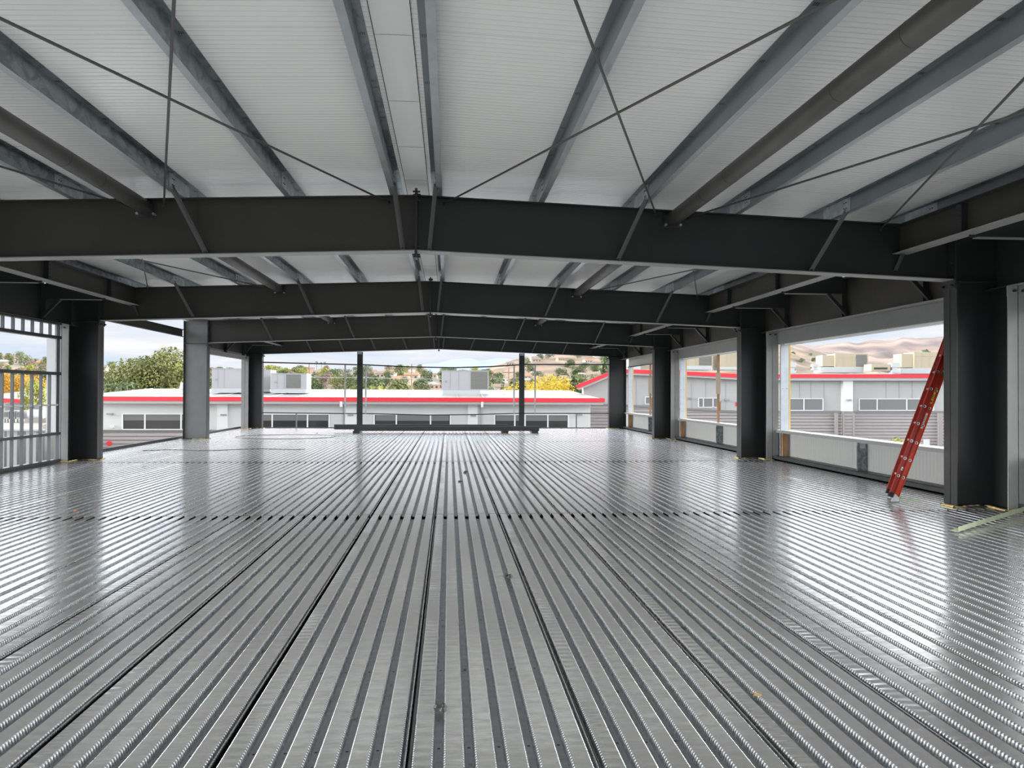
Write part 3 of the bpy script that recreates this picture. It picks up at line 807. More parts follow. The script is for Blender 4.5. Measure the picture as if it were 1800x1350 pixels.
# wire loops
pts = []
for i in range(60):
    a = i / 59 * 2 * PI * 1.35
    pts.append(Vector((-6.3 + 2.0 * math.cos(a) * (1 - .1 * i / 59), 31.6 + 1.5 * math.sin(a), .008)))
tag(MB().path(pts, .009, 5).build('loose_wire', M_black, None, pts[0]), 'loop of thin black wire on the deck at the far left', 'wire')
pts = [Vector((-9.0 + i * .14, 24.2 + .25 * math.sin(i * .35) + .02 * i, .008)) for i in range(34)]
tag(MB().path(pts, .008, 5).build('loose_wire', M_black, None, pts[0]), 'thin dark wire trailing on the deck beside the left columns', 'wire')
def leaf(x, y, z, m, label, s=.05, rz=0.):
    o = bpy.data.objects.new('fallen_leaf', None)
    vs = []; mb = MB()
    n = 7
    for i in range(n):
        t = i / (n - 1); w = math.sin(t * PI) ** .8 * s * .45
        vs += [(t * s - s / 2, -w, .006 + .25 * w), (t * s - s / 2, 0, .003 + .15 * s * math.sin(t * PI)), (t * s - s / 2, w, .006 + .25 * w)]
    fs = []
    for i in range(n - 1):
        for j in (0, 1): fs.append((3 * i + j, 3 * i + 3 + j, 3 * i + 4 + j, 3 * i + 1 + j))
    vs = [(math.cos(rz) * a - math.sin(rz) * b, math.sin(rz) * a + math.cos(rz) * b, c) for a, b, c in vs]
    bpy.data.objects.remove(o)
    return tag(mb.add([(a + x, b + y, c + z) for a, b, c in vs], fs).build('fallen_leaf', m, None, (x, y, z)), label, 'leaf')
M_lo = mat('orange_leaf', (.62, .20, .06), .7); M_lb = mat('brown_leaf', (.30, .13, .05), .7); M_lg = mat('green_leaf', (.22, .36, .05), .6); M_ly = mat('tan_leaf', (.40, .27, .10), .7)
for px, py, m, lb, s in ((134, 900, M_lo, 'orange leaf on the deck by the left edge of view', .09), (256, 822, M_lb, 'dark brown scrap on the deck in front of the nearest left column', .16),
                         (557, 762, M_lo, 'small reddish leaf far away, left of the long channel', .16), (668, 762, M_lo, 'reddish leaf in front of the long channel', .16),
                         (764, 762, mat('red_scrap', (.65, .05, .04), .6), 'small red scrap by the middle of the long channel', .16), (888, 763, M_lb, 'brown leaf at the front of the long channel on the right', .2),
                         (1332, 1226, M_ly, 'tan leaf lying in a groove at lower right', .055), (1322, 1222, M_lo, 'tiny orange scrap beside the tan leaf at lower right', .02),
                         (1524, 970, M_ly, 'small tan leaf on the deck before the right column', .04), (284, 871, M_lb, 'tiny dark leaf on the deck left of centre', .06)):
    q = atZ(px, py, .0); leaf(q.x, q.y, .006, m, lb, s, random.random() * 3)
for px, py, lb, r_ in ((891, 1013, 'small dark dirt clump in a groove in the middle of the deck', .03), (820, 831, 'dark dirt clump on the deck straight ahead', .045), (808, 847, 'smaller dark dirt clump beside the one straight ahead', .03), (776, 1245, 'dark dirt clump in the groove at lower centre', .022)):
    q = atZ(px, py, 0); mb = MB(); rr = random.Random(px)
    for k_ in range(4):
        c = Vector((q.x + rr.uniform(-1, 1) * r_, q.y + rr.uniform(-1, 1) * r_ * 2, .003)); mb.tube(c, c + Vector((0, 0, r_ * .7)), r_, 7, r1=r_ * .4)
    tag(mb.build('dirt_clump', M_ink, None, (q.x, q.y, 0)), lb, 'dirt')
# sprig by the ladder
q = atZ(1590, 878, 0)
o = thing('leaf_sprig', (q.x, q.y, .004), 'small green leafy sprig beside the ladder foot', 'plant')
mb = MB(); mb.path([Vector((q.x - .1, q.y, .02)), Vector((q.x + .05, q.y - .05, .015)), Vector((q.x + .22, q.y - .2, .01))], .004, 5); mb.build('stem', M_lg, o)
mb = MB()
for i in range(7):
    t = i / 6; c = Vector((q.x - .1 + .3 * t, q.y - .18 * t, .03)); a = i * 2.1
    u = Vector((math.cos(a), math.sin(a), .3)) * .05; v = Vector((-math.sin(a), math.cos(a), .1)) * .02
    mb.add([c, c + u * .5 + v, c + u, c + u * .5 - v], [(0, 1, 2, 3)])
mb.build('leaf', M_lg, o)

# ------------------------------------------------------------------ ladder
def ladder():
    A = Vector((7.20, 12.40, .03)); lean = Vector((.37, 0, .93)).normalized()
    wd = Vector((.185, .39, 0)); L = 3.95
    nrm = Vector((lean.z, 0, -lean.x))     # towards the lower side (right / under)
    o = thing('extension_ladder', A, 'red fiberglass extension ladder leaning behind the near right column', 'ladder')
    for k, (nm, off, m, s0, s1) in enumerate((('fly_rail', -.045, M_red_dark, .12, L - .15), ('base_rail', .045, M_red_lad, .10, L))):
        for w in (0, 1):
            b = A + wd * w + nrm * off
            p0, p1 = b + lean * s0, b + lean * s1
            r = MB().bar(p0, p1, .006, .084, up=nrm)
            r.bar(p0 + nrm * .039, p1 + nrm * .039, .03, .006, up=nrm, oy=-.012 if w == 0 else .012)
            r.bar(p0 - nrm * .039, p1 - nrm * .039, .03, .006, up=nrm, oy=-.012 if w == 0 else .012)
            ro = r.build(nm, m, o)
            ro['label'] = ('deep red rail of the sliding section' if k == 0 else 'orange-red rail of the base section')
        s = .42
        while s < L - .2:
            c = A + nrm * off + lean * s
            MB().tube(c + Vector((.0, -.012, 0)), c + wd + Vector((0, .012, 0)), .017, 10).build('rung', M_alu, o)
            for w in (0, 1):
                f = MB()
                cc = c + wd * w + Vector((0, -.014 if w == 0 else .006, 0))
                f.tube(cc, cc + Vector((0, .008, 0)), .025, 14)
                f.tube(cc + Vector((0, -.002 if w == 0 else .008, 0)), cc + Vector((0, .0 if w == 0 else .010, 0)), .015, 12, mi=1)
                f.build('rung_collar', [M_alu, M_ink], o)
            s += .3048
    for w in (0, 1):
        b = A + wd * w + nrm * .045
        sh = MB().prism([b + Vector((-.06, -.035, -.025)), b + Vector((.06, -.035, -.025)), b + Vector((.055, -.035, .02)) + lean * .05, b + Vector((-.045, -.035, .02)) + lean * .12], (0, .05, 0))
        sh.build('shoe', M_alu, o)
        MB().box(b.x - .065, b.x + .065, b.y - .04, b.y + .02, .004, .014).build('rubber_foot', M_rubber, o)
        b2 = A + wd * w - nrm * .045
        MB().bar(b2 + lean * .05, b2 + lean * .13, .03, .08, up=nrm).build('rail_cap', M_rubber, o)
    def stick(s, off, ln, wdth, m, bars):
        c = A + nrm * off + lean * s + Vector((0, -.0036, 0))
        k = MB().bar(c, c + lean * ln, .001, wdth, up=nrm)
        for a, b_, w_ in bars:
            cc = c + Vector((0, -.001, 0))
            k.bar(cc + lean * ln * a, cc + lean * ln * b_, .001, wdth * w_, up=nrm, mi=1)
        return k.build('sticker', [m, M_ink], o)
    stick(1.72, .03, .28, .055, M_stk_y, ((.08, .2, .6), (.3, .34, .7), (.4, .44, .7), (.5, .54, .7), (.85, .92, .7)))['label'] = 'yellow warning sticker'
    stick(1.28, .03, .27, .05, M_stk_w, tuple((a, a + .03, .75) for a in (.1, .2, .3, .4, .5, .6, .7, .8)))['label'] = 'white text sticker'
    stick(2.24, .03, .12, .055, M_stk_w, ((.15, .2, .6), (.35, .4, .6), (.6, .85, .3)))['label'] = 'small white pictogram sticker'
    stick(.52, -.02, .06, .045, M_stk_w, ((.3, .5, .5),))['label'] = 'tiny white sticker'
ladder()

# ================================================================== OUTSIDE
ZG = -4.5
# ---- front neighbour
def front_building():
    Yf, Yr, Yw = 56.0, 72.0, 56.9
    def X(px, Y=Yf): return atY(px, 700, Y).x
    def Z(py, px=600, Y=Yf): return atY(px, py, Y).z
    xl, xr = -26.0, X(1060.5)
    zt, zb, zgut = 1.36, 1.10, .92
    o = thing('commercial_building', (0, 60, ZG), 'long low grey building with a red fascia and white metal roof beyond the far edge', 'building')
    zr = 1.99
    MB().prism([(xl, Yf, zt - .03), (xr, Yf, zt - .03), (xr, Yr, zr), (xl, Yr, zr)], (0, 0, -.08)).build('roof', M_mroof, o)
    seams = MB()
    x = xl
    while x < xr:
        seams.prism([(x, Yf, zt - .03), (x + .05, Yf, zt - .03), (x + .05, Yr, zr), (x, Yr, zr)], (0, 0, .035)); x += 1.9
    seams.build('roof_seams', M_gutter, o)
    MB().box(xl - .05, xr + .03, Yf - .12, Yf, zb, zt + .03).box(xr, xr + .1, Yf - .1, Yr, zb, zt).build('fascia', M_redfas, o)
    MB().box(xl, xr, Yf - .02, Yf + .25, zgut, zb).build('gutter', M_gutter, o)
    xwr = X(1038, Yw)
    zband = -.93
    MB().box(xl + .3, xwr, Yw, Yw + 14, zband, zgut).build('wall', M_bwall, o)
    MB().box(xl + .3, xwr, Yw - .05, Yw + 13.9, ZG, zband - .12).build('lower_siding', M_siding, o)
    MB().box(xl + .3, xwr, Yw - .12, Yw - .01, zband - .12, zband).build('belt_flashing', mat('dark_belt_flashing', (.16, .15, .15), .5), o)
    for a, b in ((383.5, 401.7), (607.5, 627), (822.5, 839.5)):
        MB().box(X(a, Yw), X(b, Yw), Yw - .25, Yw, ZG, zgut).build('pilaster', M_pil, o)
    for edges in ((216, 255.5, 319, 345), (452, 479, 541, 579), (658, 697, 757, 792), (869.5, 905, 923, 963, 999)):
        za, zc = Z(729, 600, Yw), Z(754, 600, Yw)
        x0, x1 = X(edges[0], Yw), X(edges[-1], Yw)
        w = MB().box(x0, x1, Yw - .06, Yw - .01, za, za + .07).box(x0, x1, Yw - .06, Yw - .01, zc - .07, zc)
        for e_ in edges: w.box(X(e_, Yw) - .05, X(e_, Yw) + .05, Yw - .06, Yw - .01, zc, za)
        wf = w.build('window', M_wframe, o)
        MB().box(x0, x1, Yw - .03, Yw - .005, zc, za).build('pane', M_glass, wf)
        MB().box(x0 + .1, x1 - .1, Yw - .034, Yw - .031, za - .42, za).build('blind', mat('grey_blind', (.17, .17, .165), .6), wf)
    for px in (600, 847.5):
        x = X(px); 
        MB().box(x - .08, x + .08, Yf - .16, Yf - .02, zb - .38, zb).build('leader_head', M_pil, o)
        MB().box(x - .05, x + .05, Yw - .14, Yw - .02, ZG, zb - .3).build('downspout', M_gutter, o)
    for px, py in ((192, 728), (392.5, 729.5), (616, 730), (832, 731), (1019, 729.5)):
        q = atY(px, py, Yw - .35)
        l = MB().box(q.x - .2, q.x + .2, q.y, q.y + .2, q.z - .05, q.z + .06); l.box(q.x - .05, q.x + .05, q.y + .2, q.y + .4, q.z - .02, q.z + .04)
        l.build('wall_lamp', mat('lamp_grey', (.3, .3, .3), .5), o)
    q = atY(191, 779.5, Yw - .2)
    MB().tube((q.x, q.y, q.z), (q.x, q.y + .15, q.z), .16, 18).build('alarm_bell', M_redfas, o)['label'] = 'round red alarm bell'
    q = atY(196, 750, Yw - .2)
    MB().box(q.x - .12, q.x + .12, q.y, q.y + .2, q.z - .08, q.z + .08).build('camera_box', M_pil, o)
    for px in (1110 - 5,):
        pass
front_building()

def hvac(x0, x1, y, z0, z1, label, m, louv=None, dark_side=None, curb=None, depth=2.0):
    o = thing('rooftop_unit', ((x0 + x1) / 2, y + depth / 2, z0), label, 'air conditioning unit')
    MB().box(x0, x1, y, y + depth, z0, z1).build('casing', m, o)
    MB().box(x0 - .04, x1 + .04, y - .04, y + depth + .04, z1, z1 + .04).box(x0 - .03, x1 + .03, y - .03, y, z0, z0 + .07).build('lid', m, o)
    if louv: MB().box(louv[0], louv[1], y - .03, y - .004, z0 + .10, z1 - .06).build('coil_grille', M_louver, o)
    d = MB()
    n = 3
    for i in range(1, n):
        xx = x0 + (x1 - x0) * .55 * i / n
        d.box(xx - .012, xx + .012, y - .012, y, z0 + .08, z1 - .03)
    d.box(x0 + .25, x0 + .45, y - .025, y, z0 + (z1 - z0) * .38, z0 + (z1 - z0) * .5)
    d.build('panel_seams', mat('unit_seam', (.32, .32, .33), .6), o)
    if curb: MB().box(curb[0], curb[1], y - .1, y + depth, curb[2], z0).build('curb', M_curb, o)
    return o
Yh = 62
q = lambda px, py, Y=Yh: atY(px, py, Y)
hvac(q(776, 690).x, q(859, 690).x, Yh, q(800, 686).z, q(800, 652).z, 'pale rooftop unit with dark grille, right of centre on the front building', M_hvac, (q(827.5, 690).x, q(857, 690).x), curb=(q(778, 690).x, q(844, 690).x, q(800, 696).z))
hvac(q(476, 690).x, q(539, 690).x, Yh, q(500, 684.5).z, q(500, 657).z, 'pale rooftop unit with dark grille, just right of the far left column', M_hvac, (q(503, 690).x, q(528.5, 690).x), curb=(q(476, 690).x, q(538, 690).x, q(500, 690).z))
hvac(q(444, 690, 64).x, q(475.5, 690, 64).x, 64, q(500, 684, 64).z, q(500, 651, 64).z, 'narrow grey rooftop unit behind the far left column', mat('unit_mid_grey', (.42, .42, .43), .5), curb=(q(444, 690, 64).x, q(475, 690, 64).x, q(500, 689, 64).z))
hvac(q(372, 690).x, q(432, 690).x, Yh, q(400, 683).z, q(400, 648.5).z, 'large pale rooftop unit between the two far left columns', M_hvac, None, curb=(q(372, 690).x, q(430, 690).x, q(400, 690).z))
o = thing('roof_vent', q(323, 680), 'white round roof vent beside the far left column', 'vent')
c = q(322.5, 676)
MB().tube((c.x, c.y, c.z - .7), (c.x, c.y, c.z), .12, 12).build('pipe', M_curb, o)
MB().tube((c.x, c.y, c.z - .35), (c.x, c.y, c.z + .15), .30, 16, r1=.20).build('cowl', M_curb, o)

# ---- right neighbour, facing the viewer square on
FWD = Vector((math.sin(YAW), math.cos(YAW), 0)); D0 = 66.0
def right_building():
    D = D0
    o = thing('commercial_building', atD(1500, 760, D + 5) * Vector((1, 1, 0)) + Vector((0, 0, ZG)) if 0 else (atD(1500, 760, D).x, atD(1500, 760, D).y, ZG), 'taller grey building, red fascia and taupe corrugated base, through the right openings', 'building')
    def Pt(px, py, dd=0.): return atD(px, py, D) + FWD * dd
    def slab(top, bot, name, m, th, dd=0., par=None):
        """top / bot polylines in picture measure of the facade plane, thickness th going back"""
        poly = [Pt(x, y, dd) for x, y in top] + [Pt(x, y, dd) for x, y in reversed(bot)]
        return MB().prism(poly, FWD * th).build(name, m, par or o)
    LOW = 830
    top = [(1016, 683), (1080, 657), (1100, 656.5), (1300, 664.5), (1400, 665.5), (1900, 666)]
    bot = [(1030, 710), (1100, 712), (1200, 718), (1300, 722), (1400, 724), (1900, 724)]
    slab([(1026, 682)] + top[1:], [(1026, 710)] + bot[1:], 'wall', M_bwall2, 1.6)
    slab([(1026, 712), (1100, 714), (1200, 720), (1300, 726), (1900, 727)], [(1026, LOW), (1900, LOW)], 'lower_siding', M_siding, 1.6, -.05)
    slab([(1026, 709), (1100, 711), (1200, 717), (1300, 722), (1900, 723)], [(1026, 712), (1100, 714), (1200, 720), (1300, 726), (1900, 727)], 'belt_flashing', mat('grey_belt_flashing', (.22, .21, .21), .5), 1, -.15)
    slab([(1011, 677.5), (1078, 650), (1098, 649.5), (1205, 653.5), (1296, 658), (1400, 658), (1900, 658.5)],
         [(1014, 683), (1080, 656), (1098, 656), (1205, 660), (1296, 664.5), (1400, 664.5), (1900, 665)], 'fascia', M_redfas, .3, -.9)
    slab([(1014, 683), (1080, 656), (1098, 656), (1205, 660), (1296, 664.5), (1400, 664.5), (1900, 665)],
         [(1018, 685), (1080, 659), (1098, 659), (1205, 663), (1296, 668), (1400, 669), (1900, 669.5)], 'gutter', M_gutter, 1.2, -.8)
    # roof going back
    a = [Pt(1078, 650), Pt(1205, 654), Pt(1296, 658.4), Pt(1900, 658.8)]
    b = [p + FWD * 12 + Vector((0, 0, .35)) for p in a]
    MB().add(a + b, [(i, i + 1, i + 5, i + 4) for i in range(3)]).build('roof', M_mroof, o)
    # panel joints
    mj = mat('panel_joint', (.36, .37, .37), .7)
    for x in (1405, 1425, 1448, 1500, 1557, 1580, 1603, 1118, 1140, 1215, 1240, 1275):
        MB().prism([Pt(x, 670, -.03), Pt(x + .5, 670, -.03), Pt(x + .5, 720, -.03), Pt(x, 720, -.03)], FWD * .02).build('panel_joint', mj, o)
    for x0, x1 in ((1478, 1495),):
        slab([(x0, 669), (x1, 669)], [(x0, 723), (x1, 723)], 'pilaster', M_pil, .5, -.5)
        slab([(x0, 724), (x1, 724)], [(x0, LOW), (x1, LOW)], 'pilaster_base', M_siding, .5, -.5)
    for x0, x1 in ((1463, 1468), (1476.5, 1479), (1494, 1497), (1643, 1650)):
        slab([(x0, 726), (x1, 726)], [(x0, LOW), (x1, LOW)], 'corner_trim', mat('siding_trim', (.33, .30, .29), .5), .2, -.62)
    for (ys0, ys1, xs) in ((700, 722, (1372, 1412.5, 1446)), (700.5, 722, (1509.5, 1541, 1593, 1640)), (699, 716.5, (1227.5, 1236, 1253, 1262)), (697, 711, (1134, 1150))):
        w = MB()
        def bx(xa, ya, xb, yb, dd, th): w.prism([Pt(xa, ya, dd), Pt(xb, ya, dd), Pt(xb, yb, dd), Pt(xa, yb, dd)], FWD * th)
        bx(xs[0], ys0, xs[-1], ys0 + 1.4, -.12, .1); bx(xs[0], ys1 - 1.4, xs[-1], ys1, -.12, .1)
        for x in xs: bx(x - .8, ys0, x + .8, ys1, -.12, .1)
        wf = w.build('window', M_wframe, o)
        g = MB(); g.prism([Pt(xs[0], ys0, -.06), Pt(xs[-1], ys0, -.06), Pt(xs[-1], ys1, -.06), Pt(xs[0], ys1, -.06)], FWD * .05)
        g.build('pane', mat('grey_window_glass', (.20, .205, .20), .10, spec=.8), wf)
    for px, py in ((1212, 700), (1277, 703), (1487, 703)):
        p = Pt(px, py, -.4 if px < 1400 else -.8)
        MB().box(p.x - .14, p.x + .14, p.y, p.y + .4, p.z - .06, p.z + .06).build('wall_lamp', mat('lamp_grey_b', (.3, .3, .3), .5), o)
    slab([(1292.5, 707), (1298, 707)], [(1292.5, 714), (1298, 714)], 'wall_sign', M_redfas, .05, -.06)['label'] = 'small red sign'
    slab([(1622, 772), (1633, 772)], [(1622, 784), (1633, 784)], 'wall_vent', M_pil, .05, -.12)
right_building()
def bigbox(o, name, px0, py0, px1, py1, D, m, th=2.0):
    poly = [atD(px0, py0, D), atD(px1, py0, D), atD(px1, py1, D), atD(px0, py1, D)]
    return MB().prism(poly, FWD * th).build(name, m, o)
def beige_unit(px0, px1, py0, py1, D, label, lv=None, step=None, curb=None):
    c = atD((px0 + px1) / 2, py1, D)
    o = thing('rooftop_unit', c, label, 'air conditioning unit')
    bigbox(o, 'casing', px0 + 22 if step else px0, py0, px1, py1, D, M_hvacb)
    if step: bigbox(o, 'intake_hood', px0, py0 + 3, px0 + 24, py1 - 1, D + .2, M_hvacb, 1.6)
    if lv: bigbox(o, 'coil_grille', lv[0], py0 + 2, lv[1], py1 - 1, D - .05, M_louver, .04)
    s_ = MB()
    for t in (.3, .45, .62):
        x = px0 + (px1 - px0) * t
        s_.prism([atD(x, py0 + 1, D - .02), atD(x + .6, py0 + 1, D - .02), atD(x + .6, py1 - 1, D - .02), atD(x, py1 - 1, D - .02)], FWD * .015)
        s_.prism([atD(x + 4, py0 + 6, D - .04), atD(x + 9, py0 + 6, D - .04), atD(x + 9, py0 + 7.5, D - .04), atD(x + 4, py0 + 7.5, D - .04)], FWD * .035)
    s_.build('panel_seams', mat('beige_seam', (.46, .40, .30), .6), o)
    if curb: bigbox(o, 'curb', curb[0], py1, curb[1], curb[2], D - .1, M_curb, 2.2)
    return o
beige_unit(1446, 1526, 621.5, 645, 72, 'beige rooftop unit with grey grille, seen through the nearest right opening', (1505, 1524), True, (1447, 1518, 655))
beige_unit(1585, 1662, 619, 647, 72, 'beige rooftop unit behind the top of the red ladder', None, True, (1583, 1662, 657))
beige_unit(1172, 1252, 619, 643, 72, 'beige rooftop unit with a broad grey grille, seen through the second right opening', (1229, 1251), False, (1180, 1250, 650))
beige_unit(1262, 1310, 617, 645, 72, 'plain beige rooftop unit beside the second right window prop', None, False, (1262, 1310, 650))
beige_unit(1105, 1128, 628, 643, 72, 'small grey-beige rooftop unit seen through the third right opening', (1108, 1126), False, (1105, 1126, 650))
def roofvent(px, py0, py1, w, D, label):
    c = atD(px, py1, D); o = thing('roof_vent', c, label, 'vent')
    t = atD(px, py0, D); h = t.z - c.z; ww = w / F_PX * D
    MB().box(c.x - ww * .32, c.x + ww * .32, c.y, c.y + ww * .6, c.z, c.z + h * .6).build('stack', M_curb, o)
    MB().box(c.x - ww / 2, c.x + ww / 2, c.y - .1, c.y + ww * .7, c.z, c.z + h * .25).box(c.x - ww / 2, c.x + ww / 2, c.y - .1, c.y + ww * .7, c.z + h * .55, c.z + h).build('hood', M_curb, o)
roofvent(1393, 637, 656, 12, 70, 'white square roof vent at the left of the nearest right opening')
roofvent(1433, 640, 651, 10, 72, 'small pale roof vent left of the beige unit')
roofvent(1573.5, 638, 655, 15, 70, 'white square roof vent between the two beige units')
c = atD(1549, 650, 70); o = thing('roof_vent', c, 'low wide vent hood with a dark slot between the beige units', 'vent')
bigbox(o, 'hood', 1532, 640, 1565, 652, 70, M_hvacb, 1.5); bigbox(o, 'slot', 1537, 646, 1560, 649, 69.9, M_ink, .08)

# ---- left: corrugated block wall, small red-edged building, car yard
o = thing('corrugated_wall', (-22, 30, ZG), 'pale grey corrugated wall below, seen through the left studs', 'wall')
MB().box(-40, -14.6, 30.0, 30.3, ZG, .30).build('sheeting', M_corr, o)
MB().box(-40, -14.6, 29.97, 30.35, .30, .36).build('coping', M_curb, o)
structure(MB().prism([(-90, 30.3, ZG), (-14.7, 30.3, ZG), (-27.2, 55.5, ZG), (-34, 75, ZG), (-90, 75, ZG)], (0, 0, -.55 - ZG)).build('ground_upper', M_concrete), 'pale concrete yard behind the corrugated wall')
o = thing('low_building', (-55, 80, -.5), 'small low building with a white roof and red edge at far left', 'building')
qa, qb = atY(-40, 700, 78), atY(55, 703, 78)
MB().box(qa.x, qb.x, 78, 90, -.55, qb.z - .35).build('wall', M_bwall2, o)
MB().prism([(qa.x, 77.8, qb.z + .25), (qb.x + .3, 77.8, qb.z), (qb.x + .3, 90, qb.z + .55), (qa.x, 90, qb.z + 1.1)], (0, 0, -.12)).build('roof', M_mroof, o)
MB().prism([(qa.x, 77.7, qb.z - .1), (qb.x + .3, 77.7, qb.z - .35), (qb.x + .3, 77.7, qb.z + .02), (qa.x, 77.7, qb.z + .27)], (0, .12, 0)).build('fascia', M_redfas, o)
for i, (a, b) in enumerate(((6, 20), (24, 40))):
    w0, w1 = atY(a, 720, 77.6), atY(b, 720, 77.6)
    MB().box(w0.x, w1.x, 77.9, 78.0, w0.z - .4, w0.z + .5).build('window', mat('tinted_window', (.25, .23, .21), .3), o)
o = thing('condenser_bank', atY(20, 742, 60), 'row of grey condenser cabinets in the yard at far left', 'equipment')
for i, px in enumerate((6, 17, 28)):
    a, b = atY(px, 745, 60), atY(px + 9.5, 722, 60)
    MB().box(a.x, b.x, 60, 61.5, -.3, b.z).build('cabinet', M_hvac, o)
    MB().box(a.x + .05, a.x + .12, 60, 60.1, -.55, -.3).box(b.x - .12, b.x - .05, 60, 60.1, -.55, -.3).build('leg', M_grey, o)
    MB().box(a.x + .05, b.x - .05, 59.96, 60, a.z + .5, b.z - .1).build('grille', M_louver, o)
c = atY(57, 745, 60)
o = thing('utility_tank', (c.x, 60, -.55), 'white tank on a low base in the yard at far left, right of the cabinets', 'tank')
MB().box(c.x - .55, c.x + .65, 60, 61, -.55, -.25).build('base', M_concrete, o)
MB().tube((c.x - .45, 60.5, .05), (c.x + .55, 60.5, .05), .36, 16).build('vessel', M_white, o)
MB().box(c.x - .1, c.x + .2, 60.4, 60.6, .35, .6).build('valve_cover', M_grey, o)

# ---- ground and hills
structure(MB().add([(-400, -60, ZG), (400, -60, ZG), (400, 140, ZG), (-400, 140, ZG)], [(0, 1, 2, 3)]).build('ground', M_asph), 'pale paved ground around the buildings')
def interp(tab, x):
    if x <= tab[0][0]: return tab[0][1]
    for (a, ya), (b, yb) in zip(tab, tab[1:]):
        if x <= b:
            t = (x - a) / (b - a); t = t * t * (3 - 2 * t); return ya + (yb - ya) * t
    return tab[-1][1]
def horizon(px): return 686.1 + (px + 94) * (7.2 / 1812)
SUB = [(-400, 650), (-60, 652), (0, 642), (60, 636), (95, 640), (180, 652), (330, 652), (460, 655), (560, 658), (640, 657), (720, 654), (800, 658), (860, 661), (950, 666), (1100, 668), (1500, 668), (2200, 668)]
BRN = [(-400, 672), (600, 670), (760, 664), (840, 654), (880, 641), (910, 631), (960, 624), (1010, 620), (1060, 615), (1130, 606), (1250, 600), (1390, 602), (1440, 612), (1500, 622), (1540, 636), (1590, 655), (1700, 665), (2200, 665)]
BIG = [(-400, 678), (900, 672), (1150, 640), (1300, 615), (1380, 602), (1420, 601), (1455, 606), (1480, 601), (1515, 597), (1535, 599), (1565, 593), (1600, 594), (1625, 587.5), (1650, 590), (1700, 586), (1900, 600), (2200, 610)]
BLU = [(-400, 676), (430, 668), (600, 662), (700, 655), (760, 640), (800, 632), (825, 629), (850, 634), (880, 630), (930, 634), (1000, 640), (1200, 650), (2200, 670)]
def xw(px, Y): return Y * (px - 791) / F_PX * (1 + 0)
def ridge_z(tab, px, Y): 
    return EYE + (horizon(px) - interp(tab, px)) / F_PX * Y * (1.0)
def th(tab, px, Y, Y0, Y1, amp, sc, z0=ZG):
    t = (Y - Y0) / (Y1 - Y0); t = max(0, min(1, t)); s = t ** 1.25 * (1.0)
    zr = ridge_z(tab, px, Y1)
    z = z0 + (zr - z0) * s
    x = xw(px, Y)
    z += amp * (zr - z0) * math.sin(PI * min(1, t)) * (noise.fractal(Vector((x * sc, Y * sc, 1.7)), 1.0, 2.0, 5) ) 
    return z
def hill(name, tab, Y0, Y1, amp, sc, m, rows, z0, label, step=8, px0=-250, px1=2050):
    vs, fs = [], []; cols = list(range(px0, px1 + 1, step)); nc = len(cols)
    for r in range(rows + 4):
        t = r / rows; Y = Y0 + (Y1 - Y0) * t
        for px in cols:
            if r <= rows: z = th(tab, px, Y, Y0, Y1, amp, sc, z0)
            else: z = th(tab, px, Y1, Y0, Y1, amp, sc, z0) * (1 - .25 * (r - rows))
            if r == rows: z += (noise.fractal(Vector((px * .05, sc * 100, 3.3)), 1.0, 2.0, 4)) * Y1 * .0012
            vs.append((xw(px, Y), Y, z))
    for r in range(rows + 3):
        for c in range(nc - 1):
            i = r * nc + c; fs.append((i, i + 1, i + 1 + nc, i + nc))
    mb = MB(); mb.add(vs, fs); return structure(mb.build(name, m, smooth=True), label)
M_sub = mat('suburban_slope_scrub', (.15, .15, .085), .95, vscale=.03, col2=(.34, .26, .18))
M_brn = mat('dry_brown_hillside', (.16, .13, .09), .95, vscale=.02, col2=(.42, .30, .215))
M_big = mat('distant_dry_hills', (.15, .13, .13), .95, vscale=.007, col2=(.43, .31, .26))  # pinker tone carries some distance haze
M_blu = mat('haze_tinted_mountains', (.30, .37, .48), 1.0, var=.05, vscale=.0008)  # aerial haze painted into the mountain colour
hill('hill_suburb', SUB, 118, 620, .08, .009, M_sub, 44, ZG - .3, 'scrubby suburban hillside')
hill('hill_brown', BRN, 640, 1300, .22, .006, M_brn, 44, -8, 'dry brown hillside')
hill('hill_far', BIG, 1350, 2900, .30, .0022, M_big, 60, -10, 'larger dry hills in the distance')
hill('hill_mountains', BLU, 5000, 9000, .1, .0005, M_blu, 24, -20, 'hazy blue mountains on the horizon')

